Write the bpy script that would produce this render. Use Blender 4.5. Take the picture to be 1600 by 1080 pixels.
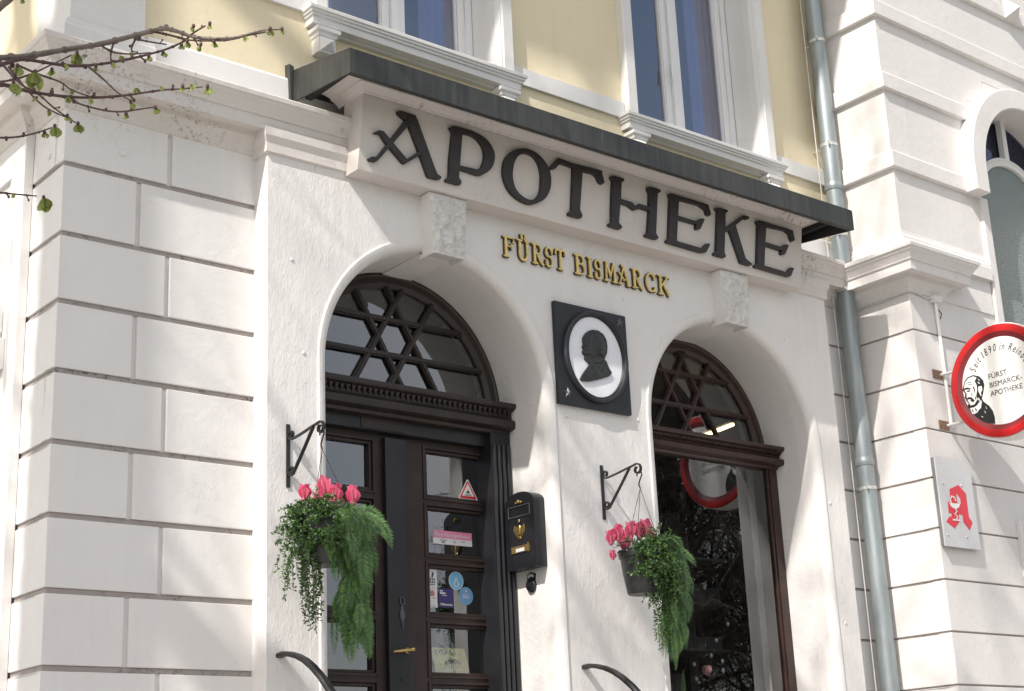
import bpy, bmesh, math, random
from mathutils import Vector, Matrix, Quaternion
from mathutils.geometry import tessellate_polygon
from mathutils import noise as mnoise
R_ = math.radians
S = bpy.context.scene
COL = S.collection
for o in list(bpy.data.objects): bpy.data.objects.remove(o)

# ------------------------------------------------------------------ camera
def make_camera():
    a, b, c = 0.697256504, 0.300563072, -0.0453952988
    ca, sa, cb, sb, cc, sc = math.cos(a), math.sin(a), math.cos(b), math.sin(b), math.cos(c), math.sin(c)
    f = Vector((sa*cb, ca*cb, sb)); r0 = Vector((ca, -sa, 0)); u0 = r0.cross(f)
    r = cc*r0 + sc*u0; u = -sc*r0 + cc*u0
    cam = bpy.data.cameras.new('camera'); ob = bpy.data.objects.new('camera', cam); COL.objects.link(ob)
    m = Matrix(((r.x, u.x, -f.x, 0), (r.y, u.y, -f.y, 0), (r.z, u.z, -f.z, 0), (0, 0, 0, 1)))
    m.translation = Vector((0, -6.6, 0))
    ob.matrix_world = m
    cam.sensor_width = 36; cam.lens = 2436.64/1600*36; cam.clip_start = 0.05; cam.clip_end = 2000
    S.camera = ob
    return Vector((0, -6.6, 0)), r, u, f
CAM, CR, CU, CF = make_camera()
def in_view(p, margin=0.05):
    q = Vector(p) - CAM; z = q.dot(CF)
    if z < 0.1: return False
    k = 2436.64
    return abs(k*q.dot(CR)/z) < 800 + 1600*margin and abs(k*q.dot(CU)/z) < 540 + 1080*margin

# ------------------------------------------------------------------ sky and sun
SUN_TRAVEL = Vector((2.6, 1.0, -2.9)).normalized()
to_sun = -SUN_TRAVEL
W = bpy.data.worlds.new('World'); S.world = W; W.use_nodes = True
nt = W.node_tree; nt.nodes.clear()
sky = nt.nodes.new('ShaderNodeTexSky'); sky.sky_type = 'NISHITA'; sky.sun_disc = False
sky.sun_elevation = math.asin(to_sun.z); sky.sun_rotation = math.atan2(to_sun.x, to_sun.y)
sky.air_density = 1.0; sky.dust_density = 2.5; sky.ozone_density = 1.0
bg = nt.nodes.new('ShaderNodeBackground'); bg.inputs[1].default_value = 0.15
out = nt.nodes.new('ShaderNodeOutputWorld')
# broken thin cloud over the blue
tcw = nt.nodes.new('ShaderNodeTexCoord'); cn = nt.nodes.new('ShaderNodeTexNoise'); cn.inputs['Scale'].default_value = 2.2; cn.inputs['Detail'].default_value = 7
cr_ = nt.nodes.new('ShaderNodeValToRGB'); cr_.color_ramp.elements[0].position = 0.36; cr_.color_ramp.elements[1].position = 0.66
cr_.color_ramp.elements[0].color = (0.12, 0.12, 0.12, 1); cr_.color_ramp.elements[1].color = (0.9, 0.9, 0.9, 1)
cmx = nt.nodes.new('ShaderNodeMix'); cmx.data_type = 'RGBA'; cmx.inputs[7].default_value = (6.6, 6.25, 5.9, 1)
nt.links.new(tcw.outputs['Generated'], cn.inputs['Vector']); nt.links.new(cn.outputs['Fac'], cr_.inputs[0])
dt = nt.nodes.new('ShaderNodeVectorMath'); dt.operation = 'DOT_PRODUCT'; dt.inputs[1].default_value = Vector((0.60, -0.56, 0.57)).normalized()
nt.links.new(tcw.outputs['Generated'], dt.inputs[0])
mr = nt.nodes.new('ShaderNodeMapRange'); mr.inputs[1].default_value = 0.958; mr.inputs[2].default_value = 0.984; mr.inputs[3].default_value = 1.0; mr.inputs[4].default_value = 0.10
nt.links.new(dt.outputs['Value'], mr.inputs[0])
mm = nt.nodes.new('ShaderNodeMath'); mm.operation = 'MULTIPLY'; nt.links.new(cr_.outputs[0], mm.inputs[0]); nt.links.new(mr.outputs[0], mm.inputs[1])
nt.links.new(mm.outputs[0], cmx.inputs[0]); nt.links.new(sky.outputs[0], cmx.inputs[6])
nt.links.new(cmx.outputs[2], bg.inputs[0]); nt.links.new(bg.outputs[0], out.inputs[0])
sl = bpy.data.lights.new('sun', 'SUN'); sl.energy = 4.1; sl.angle = R_(0.55); sl.color = (1.0, 0.95, 0.88)
so = bpy.data.objects.new('sun', sl); COL.objects.link(so)
so.rotation_euler = SUN_TRAVEL.to_track_quat('-Z', 'Y').to_euler(); so.location = (-20, -10, 30)
S.view_settings.view_transform = 'Standard'; S.view_settings.look = 'None'
S.view_settings.gamma = 1; S.view_settings.exposure = 0.52
S.render.engine = 'CYCLES'

# ------------------------------------------------------------------ materials
def new_mat(name):
    m = bpy.data.materials.new(name); m.use_nodes = True
    nt = m.node_tree; b = nt.nodes['Principled BSDF']
    return m, nt, b
def N(nt, typ, **kw):
    n = nt.nodes.new(typ)
    for k, v in kw.items():
        if isinstance(k, str) and k.startswith('i_'):
            n.inputs[k[2:].replace('_', ' ')].default_value = v
        else: setattr(n, k, v)
    return n
def noise(nt, scale, detail=4, rough=0.55, stretch=(1, 1, 1), dist=0.0):
    tc = N(nt, 'ShaderNodeTexCoord'); mp = N(nt, 'ShaderNodeMapping')
    mp.inputs['Scale'].default_value = stretch
    nt.links.new(tc.outputs['Object'], mp.inputs[0])
    n = N(nt, 'ShaderNodeTexNoise'); n.inputs['Scale'].default_value = scale
    n.inputs['Detail'].default_value = detail; n.inputs['Roughness'].default_value = rough
    n.inputs['Distortion'].default_value = dist
    nt.links.new(mp.outputs[0], n.inputs['Vector'])
    return n.outputs['Fac']
def ramp(nt, fac, p0, p1, c0=(0, 0, 0, 1), c1=(1, 1, 1, 1)):
    r = N(nt, 'ShaderNodeValToRGB')
    r.color_ramp.elements[0].position = p0; r.color_ramp.elements[1].position = p1
    r.color_ramp.elements[0].color = c0; r.color_ramp.elements[1].color = c1
    nt.links.new(fac, r.inputs[0]); return r.outputs[0]
def mixc(nt, fac, a, b):
    m = N(nt, 'ShaderNodeMix'); m.data_type = 'RGBA'
    for sock, v in ((m.inputs[0], fac), (m.inputs[6], a), (m.inputs[7], b)):
        if isinstance(v, (tuple, list)): sock.default_value = (*v[:3], 1)
        elif isinstance(v, (int, float)): sock.default_value = v
        else: nt.links.new(v, sock)
    return m.outputs[2]
def maths(nt, op, a, b=0.0):
    m = N(nt, 'ShaderNodeMath'); m.operation = op
    for sock, v in ((m.inputs[0], a), (m.inputs[1], b)):
        if isinstance(v, (int, float)): sock.default_value = v
        else: nt.links.new(v, sock)
    return m.outputs[0]
def bump(nt, b, h, strength=0.3, dist=0.01, prev=None):
    n = N(nt, 'ShaderNodeBump'); n.inputs['Strength'].default_value = strength; n.inputs['Distance'].default_value = dist
    nt.links.new(h, n.inputs['Height'])
    if prev is not None: nt.links.new(prev, n.inputs['Normal'])
    nt.links.new(n.outputs[0], b.inputs['Normal']); return n.outputs[0]
def simple(name, col, rough=0.6, metal=0.0, var=0.12, scale=12, bumps=0.0, bscale=60, spec=0.5, coat=0.0):
    m, nt, b = new_mat(name)
    f = noise(nt, scale, 5)
    lo = tuple(c*(1-var) for c in col); hi = tuple(min(1, c*(1+var)) for c in col)
    nt.links.new(mixc(nt, ramp(nt, f, 0.3, 0.7), lo, hi), b.inputs['Base Color'])
    r = maths(nt, 'MULTIPLY_ADD', noise(nt, scale*2.3, 3), 0.2); 
    r.node.inputs[2].default_value = rough-0.1
    nt.links.new(r, b.inputs['Roughness'])
    b.inputs['Metallic'].default_value = metal; b.inputs['Specular IOR Level'].default_value = spec
    b.inputs['Coat Weight'].default_value = coat
    if bumps: bump(nt, b, noise(nt, bscale, 4), bumps, 0.004)
    return m
def wall_mat(name, col, dirt=0.25, dirt_col=(0.16, 0.13, 0.11), coarse=0.35, vert=0.0, thr=0.63, fine=0.2):
    m, nt, b = new_mat(name)
    big = noise(nt, 1.1, 5, 0.6)
    c = mixc(nt, ramp(nt, big, 0.3, 0.75), tuple(x*0.93 for x in col), tuple(min(1, x*1.03) for x in col))
    # weather streaks
    st = noise(nt, 9, 6, 0.7, (1, 1, 0.12))
    c = mixc(nt, maths(nt, 'MULTIPLY', ramp(nt, st, 0.52, 0.8), 0.22), c, tuple(x*y for x, y in zip(col, (0.72, 0.68, 0.62))))
    sp = noise(nt, 38, 8, 0.75); mask = noise(nt, 2.3, 3)
    s = maths(nt, 'MULTIPLY', ramp(nt, sp, thr, thr+0.07), ramp(nt, mask, 0.45, 0.68))
    c = mixc(nt, maths(nt, 'MULTIPLY', s, dirt), c, dirt_col)
    vo = N(nt, 'ShaderNodeTexVoronoi'); vo.feature = 'DISTANCE_TO_EDGE'; vo.inputs['Scale'].default_value = 3.1
    tcc = N(nt, 'ShaderNodeTexCoord'); wv = N(nt, 'ShaderNodeVectorMath'); wv.operation = 'ADD'
    nz = N(nt, 'ShaderNodeTexNoise'); nz.inputs['Scale'].default_value = 7.0; nz.inputs['Detail'].default_value = 6
    sc_ = N(nt, 'ShaderNodeVectorMath'); sc_.operation = 'SCALE'; sc_.inputs['Scale'].default_value = 0.35
    nt.links.new(tcc.outputs['Object'], nz.inputs['Vector']); nt.links.new(nz.outputs['Color'], sc_.inputs[0])
    nt.links.new(tcc.outputs['Object'], wv.inputs[0]); nt.links.new(sc_.outputs[0], wv.inputs[1]); nt.links.new(wv.outputs[0], vo.inputs['Vector'])
    cf = maths(nt, 'MULTIPLY', ramp(nt, vo.outputs['Distance'], 0.0015, 0.006, (1, 1, 1, 1), (0, 0, 0, 1)), ramp(nt, noise(nt, 1.7, 2), 0.56, 0.66))
    c = mixc(nt, maths(nt, 'MULTIPLY', cf, 0.55), c, tuple(x*0.5 for x in col))
    chip = maths(nt, 'MULTIPLY', ramp(nt, noise(nt, 24, 5, 0.7), 0.70, 0.72), ramp(nt, noise(nt, 1.3, 2), 0.5, 0.6))
    c = mixc(nt, maths(nt, 'MULTIPLY', chip, 0.5), c, tuple(x*0.62 for x in col))
    nt.links.new(c, b.inputs['Base Color'])
    b.inputs['Roughness'].default_value = 0.78; b.inputs['Specular IOR Level'].default_value = 0.25
    n1 = bump(nt, b, noise(nt, 14, 5, 0.6, (1, 1, 0.45) if vert else (1, 1, 1)), coarse, 0.012)
    n2 = bump(nt, b, noise(nt, 120, 4, 0.7, (1, 1, 0.25) if vert else (1, 1, 1)), fine, 0.004, n1)
    if vert:
        pit = ramp(nt, noise(nt, 80, 2, 0.5, (1, 1, 0.35)), 0.60, 0.70)
        bump(nt, b, pit, vert*0.6, 0.003, n2)
    return m
WHITE = (0.74, 0.72, 0.705)
M = {}
M['ashlar'] = wall_mat('ashlar_paint', WHITE, 0.5, coarse=0.25, thr=0.66)
M['panel'] = wall_mat('brushed_plaster', WHITE, 0.25, coarse=0.45, vert=0.5, thr=0.68, fine=0.4)
M['reveal'] = wall_mat('roughcast_plaster', tuple(c*0.97 for c in WHITE), 0.3, coarse=0.4, vert=0.0, thr=0.68, fine=0.8)
M['cornice'] = wall_mat('dirty_cornice_paint', (0.67, 0.635, 0.605), 0.85, (0.10, 0.075, 0.06), coarse=0.3, thr=0.53)
M['trim'] = wall_mat('window_trim_paint', (0.74, 0.73, 0.72), 0.5, coarse=0.1, thr=0.64, fine=0.1)
M['yellow'] = wall_mat('yellow_render', (0.77, 0.68, 0.49), 0.4, (0.2, 0.17, 0.1), coarse=0.2, thr=0.68)
M['cream'] = wall_mat('cream_render', (0.75, 0.66, 0.47), 0.6, (0.3, 0.2, 0.12), coarse=0.3, thr=0.6)
M['wing'] = wall_mat('wing_paint', (0.72, 0.695, 0.68), 0.6, coarse=0.3, thr=0.62)
M['groove'] = wall_mat('dirty_groove_paint', (0.38, 0.34, 0.32), 0.95, (0.05, 0.04, 0.035), coarse=0.3, thr=0.52)  # brownish paint with heavy dirt, for joints and incised lines
M['rough'] = simple('rough_hewn_stone', (0.62, 0.61, 0.59), 0.85, 0, 0.15, 30, 0.8, 90, 0.3)
M['signboard'] = wall_mat('signboard_paint', (0.63, 0.585, 0.555), 0.7, (0.12, 0.1, 0.09), coarse=0.12, thr=0.64, fine=0.1)
M['letter'] = simple('black_iron_letters', (0.028, 0.023, 0.025), 0.5, 0, 0.25, 14, 0.15, 60)
M['iron'] = simple('black_painted_iron', (0.018, 0.017, 0.018), 0.42, 0, 0.2, 20, 0.1)
M['blackmetal'] = simple('black_lacquer', (0.012, 0.013, 0.016), 0.32, 0, 0.2, 20, 0.05)
M['plate'] = simple('dark_plaque_paint', (0.012, 0.014, 0.019), 0.45, 0, 0.25, 8, 0.1)
M['bronze'] = simple('dark_bronze', (0.022, 0.024, 0.023), 0.42, 0.1, 0.3, 25, 0.2, 120)
M['white_enamel'] = simple('white_enamel', (0.74, 0.75, 0.80), 0.35, 0, 0.03, 8)
M['silver'] = simple('silver_star', (0.10, 0.10, 0.11), 0.4, 0.15, 0.15, 30)
M['gold'] = simple('gold_leaf', (0.80, 0.62, 0.24), 0.40, 0.55, 0.2, 40, 0.2, 150)
M['goldback'] = simple('gold_letter_backing', (0.07, 0.045, 0.02), 0.6, 0, 0.2)
M['brass'] = simple('brass', (0.55, 0.40, 0.16), 0.3, 0.9, 0.2, 30)
M['wood'] = simple('dark_stained_wood', (0.022, 0.014, 0.012), 0.42, 0, 0.35, 10, 0.2, 70)
M['redwood'] = simple('red_brown_wood', (0.034, 0.015, 0.012), 0.42, 0, 0.3, 10, 0.2, 70)
M['innerwood'] = simple('door_wood', (0.026, 0.014, 0.012), 0.5, 0, 0.3, 10, 0.1)
M['doorpaint'] = simple('door_black_paint', (0.013, 0.013, 0.016), 0.4, 0, 0.2, 6, 0.1)
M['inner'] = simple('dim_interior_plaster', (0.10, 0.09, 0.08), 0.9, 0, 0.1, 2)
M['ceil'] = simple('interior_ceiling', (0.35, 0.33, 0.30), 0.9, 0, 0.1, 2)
M['zinc'] = None
def zinc():
    m, nt, b = new_mat('zinc_pipe')
    st = noise(nt, 16, 5, 0.6, (1, 1, 0.15))
    c = mixc(nt, ramp(nt, st, 0.3, 0.75), (0.24, 0.275, 0.285), (0.36, 0.40, 0.41))
    c = mixc(nt, maths(nt, 'MULTIPLY', ramp(nt, noise(nt, 60, 4), 0.62, 0.7), 0.3), c, (0.12, 0.13, 0.13))
    nt.links.new(c, b.inputs['Base Color']); b.inputs['Metallic'].default_value = 0.55; b.inputs['Roughness'].default_value = 0.45
    bump(nt, b, noise(nt, 30, 3), 0.1, 0.004)
    return m
M['zinc'] = zinc()
M['clamp'] = simple('galvanised_clamp', (0.62, 0.62, 0.6), 0.35, 0.6, 0.2, 60, 0.2)
def fascia():
    m, nt, b = new_mat('weathered_sheet_metal')
    st = noise(nt, 22, 6, 0.75, (1, 1, 0.06))
    c = mixc(nt, ramp(nt, st, 0.35, 0.8), (0.028, 0.029, 0.028), (0.066, 0.068, 0.066))
    ox = ramp(nt, noise(nt, 3, 5, 0.7, (1, 1, 0.4)), 0.5, 0.72)
    c = mixc(nt, maths(nt, 'MULTIPLY', ox, 0.6), c, (0.055, 0.062, 0.052))
    dr = ramp(nt, noise(nt, 45, 3, 0.6, (1, 1, 0.05)), 0.70, 0.74)
    c = mixc(nt, maths(nt, 'MULTIPLY', dr, 0.5), c, (0.30, 0.33, 0.31))
    nt.links.new(c, b.inputs['Base Color']); b.inputs['Roughness'].default_value = 0.55; b.inputs['Metallic'].default_value = 0.15
    bump(nt, b, noise(nt, 5, 3), 0.15, 0.02)
    return m
M['fascia'] = fascia()
M['soffit'] = simple('dark_soffit', (0.02, 0.02, 0.019), 0.7, 0, 0.3, 8)
M['pvc'] = simple('white_window_frame', (0.74, 0.74, 0.75), 0.35, 0, 0.03, 6)
def glass(name, tint=(0.9, 0.93, 0.93), ior=1.65, rough=0.0, wob=0.02):
    m = bpy.data.materials.new(name); m.use_nodes = True; nt = m.node_tree; nt.nodes.clear()
    o = N(nt, 'ShaderNodeOutputMaterial'); mx = N(nt, 'ShaderNodeMixShader')
    fr = N(nt, 'ShaderNodeFresnel'); fr.inputs[0].default_value = ior
    tr = N(nt, 'ShaderNodeBsdfTransparent'); tr.inputs[0].default_value = (*tint, 1)
    gl = N(nt, 'ShaderNodeBsdfGlossy'); gl.inputs['Roughness'].default_value = rough; gl.inputs[0].default_value = (0.9, 0.92, 0.95, 1)
    bp = N(nt, 'ShaderNodeBump'); bp.inputs['Strength'].default_value = wob*(0.25 if name == 'upper_window_glass' else 0.0); bp.inputs['Distance'].default_value = 0.02
    nt.links.new(noise(nt, 3.0, 2), bp.inputs['Height'])
    for n in (fr, gl): nt.links.new(bp.outputs[0], n.inputs['Normal'])
    ge = N(nt, 'ShaderNodeNewGeometry'); inv = maths(nt, 'SUBTRACT', 1.0, ge.outputs['Backfacing'])
    nt.links.new(maths(nt, 'MULTIPLY', fr.outputs[0], inv), mx.inputs[0]); nt.links.new(tr.outputs[0], mx.inputs[1]); nt.links.new(gl.outputs[0], mx.inputs[2])
    nt.links.new(mx.outputs[0], o.inputs[0])
    return m
M['glass'] = glass('window_glass', (0.80, 0.82, 0.82), 2.45)
M['shopglass'] = glass('shop_window_glass', (0.80, 0.82, 0.82), 2.0)
M['skyglass'] = glass('upper_window_glass', (0.60, 0.62, 0.74), 3.1)
def obscure():
    m, nt, b = new_mat('obscure_glass')
    b.inputs['Base Color'].default_value = (0.20, 0.24, 0.24, 1); b.inputs['Roughness'].default_value = 0.25
    v = N(nt, 'ShaderNodeTexVoronoi'); v.inputs['Scale'].default_value = 75
    tc = N(nt, 'ShaderNodeTexCoord'); nt.links.new(tc.outputs['Object'], v.inputs['Vector'])
    bump(nt, b, v.outputs['Distance'], 0.8, 0.01)
    return m
M['obscure'] = obscure()
M['red'] = simple('red_sign_paint', (0.50, 0.018, 0.02), 0.3, 0, 0.05, 5)
M['darkred'] = simple('sign_bevel_shadow_red', (0.20, 0.02, 0.025), 0.4, 0, 0.1, 5)  # darker red paints the shadow on the inner slope of the rim
M['signwhite'] = simple('sign_white_acrylic', (0.82, 0.81, 0.79), 0.25, 0, 0.02, 4)
M['black'] = simple('black_print', (0.015, 0.015, 0.016), 0.5, 0, 0.1, 5)
M['logored'] = simple('red_emblem_vinyl', (0.66, 0.03, 0.05), 0.3, 0, 0.04, 5)
M['steelplate'] = simple('pale_sign_plate', (0.60, 0.60, 0.61), 0.3, 0.1, 0.05, 4)
M['edge'] = simple('plate_edge', (0.22, 0.22, 0.23), 0.5, 0.3)
M['rust'] = simple('rusty_bracket', (0.22, 0.13, 0.09), 0.8, 0.2, 0.5, 60, 0.3)
M['greypaint'] = simple('light_grey_paint', (0.55, 0.55, 0.54), 0.5, 0, 0.1, 20)
M['pot'] = simple('dark_grey_planter', (0.035, 0.036, 0.038), 0.45, 0, 0.15, 15)
M['wire'] = simple('dark_wire', (0.04, 0.04, 0.04), 0.5, 0.3)
def leafmat(name, c0, c1, rough=0.5, trans=0.15):
    m, nt, b = new_mat(name)
    g = N(nt, 'ShaderNodeNewGeometry')
    c = mixc(nt, g.outputs['Random Per Island'], c0, c1)
    nt.links.new(c, b.inputs['Base Color']); b.inputs['Roughness'].default_value = rough
    b.inputs['Subsurface Weight'].default_value = 0.0
    if trans:
        t = N(nt, 'ShaderNodeBsdfTranslucent'); mx = N(nt, 'ShaderNodeMixShader'); mx.inputs[0].default_value = trans
        nt.links.new(c, t.inputs[0]); o = nt.nodes['Material Output']
        nt.links.new(b.outputs[0], mx.inputs[1]); nt.links.new(t.outputs[0], mx.inputs[2]); nt.links.new(mx.outputs[0], o.inputs[0])
    return m
M['box'] = leafmat('boxwood_leaves', (0.012, 0.035, 0.018), (0.10, 0.20, 0.04))
M['fern'] = leafmat('fern_fronds', (0.035, 0.11, 0.045), (0.16, 0.27, 0.07), 0.5, 0.25)
M['darkleaf'] = leafmat('cyclamen_leaves', (0.02, 0.06, 0.035), (0.06, 0.16, 0.12))
M['pink'] = leafmat('pink_petals', (0.72, 0.07, 0.19), (0.90, 0.50, 0.56), 0.5, 0.35)
M['blossom'] = leafmat('pale_pink_petals', (0.6, 0.25, 0.28), (0.7, 0.38, 0.38), 0.5, 0.3)
M['bud'] = leafmat('lime_tree_buds', (0.14, 0.17, 0.03), (0.34, 0.40, 0.10), 0.45, 0.35)
M['woodleaf'] = leafmat('dark_wood_foliage', (0.012, 0.022, 0.012), (0.03, 0.05, 0.022), 0.7, 0.0)
M['twig'] = simple('red_brown_twig', (0.085, 0.045, 0.04), 0.6, 0, 0.3, 60, 0.2)
M['bough'] = simple('grey_bark_bough', (0.17, 0.14, 0.12), 0.75, 0, 0.3, 60, 0.4)
M['bark'] = simple('grey_brown_bark', (0.12, 0.10, 0.085), 0.85, 0, 0.35, 14, 0.6, 30)
M['pave'] = simple('pavement_slabs', (0.36, 0.34, 0.32), 0.8, 0, 0.15, 3, 0.3)
M['asphalt'] = simple('road_asphalt', (0.07, 0.07, 0.072), 0.85, 0, 0.2, 20, 0.4)
M['grass'] = simple('park_grass', (0.06, 0.11, 0.03), 0.9, 0, 0.3, 4, 0.5)
M['roof'] = simple('slate_roof', (0.09, 0.085, 0.085), 0.7, 0, 0.2, 4, 0.3)
M['navy'] = simple('navy_sticker', (0.03, 0.025, 0.12), 0.4)
M['blue'] = simple('light_blue_sticker', (0.13, 0.38, 0.58), 0.4)
M['blue2'] = simple('steel_blue_sticker', (0.13, 0.28, 0.45), 0.4)
M['pinkst'] = simple('pink_sticker', (0.62, 0.20, 0.33), 0.4)
M['paper'] = simple('white_paper', (0.60, 0.60, 0.60), 0.5, 0, 0.04)
M['greyposter'] = simple('grey_poster', (0.40, 0.40, 0.41), 0.5)
M['yellowpaper'] = simple('yellow_brochure', (0.75, 0.68, 0.30), 0.5)
M['carton'] = simple('pale_cartons', (0.28, 0.28, 0.30), 0.6)
def emis(name, c, s):
    m = bpy.data.materials.new(name); m.use_nodes = True; nt = m.node_tree; nt.nodes.clear()
    e = N(nt, 'ShaderNodeEmission'); e.inputs[0].default_value = (*c, 1); e.inputs[1].default_value = s
    o = N(nt, 'ShaderNodeOutputMaterial'); nt.links.new(e.outputs[0], o.inputs[0]); return m
M['tube'] = emis('lit_lamp_tube', (1.0, 0.78, 0.42), 5.5)
M['paperlamp'] = simple('paper_lantern', (0.55, 0.36, 0.24), 0.8)
M['curtain'] = simple('white_net_curtain', (0.62, 0.65, 0.70), 0.9, 0, 0.1, 4)

# ------------------------------------------------------------------ mesh helpers
class MB:
    def __init__(s): s.v = []; s.f = []
    def quad(s, a, b, c, d):
        i = len(s.v); s.v += [tuple(a), tuple(b), tuple(c), tuple(d)]; s.f.append((i, i+1, i+2, i+3)); return s
    def tri(s, a, b, c):
        i = len(s.v); s.v += [tuple(a), tuple(b), tuple(c)]; s.f.append((i, i+1, i+2)); return s
    def box(s, x0, x1, y0, y1, z0, z1):
        return s.hexa([(x0, y0, z0), (x1, y0, z0), (x1, y1, z0), (x0, y1, z0), (x0, y0, z1), (x1, y0, z1), (x1, y1, z1), (x0, y1, z1)])
    def hexa(s, p):
        i = len(s.v); s.v += [tuple(q) for q in p]
        for f in ((0, 3, 2, 1), (4, 5, 6, 7), (0, 1, 5, 4), (1, 2, 6, 5), (2, 3, 7, 6), (3, 0, 4, 7)):
            s.f.append(tuple(i+k for k in f))
        return s
    def obox(s, c, ax, ay, az):
        "oriented box: centre and three half axes"
        c, ax, ay, az = map(Vector, (c, ax, ay, az))
        return s.hexa([c-ax-ay-az, c+ax-ay-az, c+ax+ay-az, c-ax+ay-az, c-ax-ay+az, c+ax-ay+az, c+ax+ay+az, c-ax+ay+az])
    def prism(s, loops, fa, fb):
        "loops of 2D points (outer first, holes after); fa / fb map a 2D point to the two cap positions"
        if loops and not isinstance(loops[0][0], (tuple, list, Vector)): loops = [loops]
        tl = [[Vector((p[0], p[1], 0)) for p in l] for l in loops]
        tris = tessellate_polygon(tl)
        flat = [p for l in loops for p in l]; n = len(flat); i = len(s.v)
        s.v += [tuple(fa(p)) for p in flat] + [tuple(fb(p)) for p in flat]
        for t in tris:
            s.f.append(tuple(i+k for k in t)); s.f.append(tuple(i+n+k for k in reversed(t)))
        o = 0
        for l in loops:
            m = len(l)
            for k in range(m):
                a, b = o+k, o+(k+1) % m
                s.f.append((i+a, i+b, i+n+b, i+n+a))
            o += m
        return s
    def tube(s, pts, rad, n=8, cap=True):
        pts = [Vector(p) for p in pts]; m = len(pts)
        if not isinstance(rad, (list, tuple)): rad = [rad]*m
        i0 = len(s.v); up = None
        for k, p in enumerate(pts):
            t = (pts[min(k+1, m-1)] - pts[max(k-1, 0)])
            if t.length < 1e-9: t = Vector((0, 0, 1))
            t.normalize()
            if up is None:
                up = t.orthogonal().normalized()
            else:
                up = up - t*up.dot(t)
                up = up.normalized() if up.length > 1e-6 else t.orthogonal().normalized()
            w = t.cross(up)
            for j in range(n):
                a = 2*math.pi*j/n
                s.v.append(tuple(p + (up*math.cos(a) + w*math.sin(a))*rad[k]))
        for k in range(m-1):
            for j in range(n):
                a = i0+k*n+j; b = i0+k*n+(j+1) % n
                s.f.append((a, b, b+n, a+n))
        if cap and n > 2:
            s.f.append(tuple(i0+j for j in reversed(range(n)))); s.f.append(tuple(i0+(m-1)*n+j for j in range(n)))
        return s
    def lathe(s, prof, c, n=24, ax=(0, 0, 1)):
        "prof: (r, h) pairs along axis ax from c"
        ax = Vector(ax).normalized(); u = ax.orthogonal().normalized(); w = ax.cross(u); c = Vector(c); i0 = len(s.v)
        for r, h in prof:
            for j in range(n):
                a = 2*math.pi*j/n; s.v.append(tuple(c + ax*h + (u*math.cos(a)+w*math.sin(a))*r))
        for k in range(len(prof)-1):
            for j in range(n):
                a = i0+k*n+j; b = i0+k*n+(j+1) % n; s.f.append((a, b, b+n, a+n))
        s.f.append(tuple(i0+j for j in reversed(range(n)))); s.f.append(tuple(i0+(len(prof)-1)*n+j for j in range(n)))
        return s
    def ball(s, c, r, n=10, m=7, sc=(1, 1, 1)):
        c = Vector(c); i0 = len(s.v)
        for k in range(m+1):
            th = math.pi*k/m
            for j in range(n):
                a = 2*math.pi*j/n
                s.v.append((c.x+r*sc[0]*math.sin(th)*math.cos(a), c.y+r*sc[1]*math.sin(th)*math.sin(a), c.z+r*sc[2]*math.cos(th)))
        for k in range(m):
            for j in range(n):
                a = i0+k*n+j; b = i0+k*n+(j+1) % n; s.f.append((a, a+n, b+n, b))
        return s
    def sweep(s, path, prof, i0=0, i1=None, closed=False, caps=True):
        "plan path of (x, y); profile (p, z) offset to the right-hand side; mitred"
        n = len(path); i1 = n-1 if i1 is None else i1
        P = [Vector((a, b)) for a, b in path]; rows = []
        for k in range(i0, i1+1):
            dn = []
            if k > 0: d = (P[k]-P[k-1]).normalized(); dn.append(Vector((d.y, -d.x)))
            if k < n-1: d = (P[k+1]-P[k]).normalized(); dn.append(Vector((d.y, -d.x)))
            if len(dn) == 2:
                m = dn[0]+dn[1]; m = m/(m.dot(dn[0]))
            else: m = dn[0]
            rows.append([(P[k].x+m.x*p, P[k].y+m.y*p, z) for p, z in prof])
        q = len(prof); b = len(s.v)
        for r in rows: s.v += r
        for k in range(len(rows)-1):
            for j in range(q-1):
                a = b+k*q+j; s.f.append((a, a+q, a+q+1, a+1))
        return s
    def build(s, name, mat, parent=None, bevel=0.0, smooth=False, ang=35, solid=0.0):
        me = bpy.data.meshes.new(name)
        off = Vector((0, 0, 0)); p = parent
        while p is not None: off += p.location; p = p.parent
        me.from_pydata([(x-off.x, y-off.y, z-off.z) for x, y, z in s.v], [], s.f)
        me.update()
        if bevel or smooth or solid:
            bm = bmesh.new(); bm.from_mesh(me)
            bmesh.ops.remove_doubles(bm, verts=bm.verts, dist=1e-5)
            if bevel:
                bmesh.ops.recalc_face_normals(bm, faces=bm.faces)
                ed = [e for e in bm.edges if len(e.link_faces) == 2 and e.calc_face_angle(0) > R_(40)]
                bmesh.ops.bevel(bm, geom=ed, offset=bevel, segments=2, affect='EDGES', profile=0.7, clamp_overlap=True)
            bm.to_mesh(me); bm.free()
        if smooth:
            me.polygons.foreach_set('use_smooth', [True]*len(me.polygons))
            me.set_sharp_from_angle(angle=R_(ang))
        mats = mat if isinstance(mat, (list, tuple)) else [mat]
        for m in mats: me.materials.append(m)
        o = bpy.data.objects.new(name, me); COL.objects.link(o)
        if parent is not None: o.parent = parent
        return o
def thing(name, label, cat, loc=(0, 0, 0), group=None):
    o = bpy.data.objects.new(name, None); o.location = loc; COL.objects.link(o)
    o.empty_display_size = 0.1
    o['label'] = label; o['category'] = cat
    if group: o['group'] = group
    return o
def tag(o, label, cat, group=None):
    o['label'] = label; o['category'] = cat
    if group: o['group'] = group
    return o
def struct(o): o['kind'] = 'structure'; return o
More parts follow.
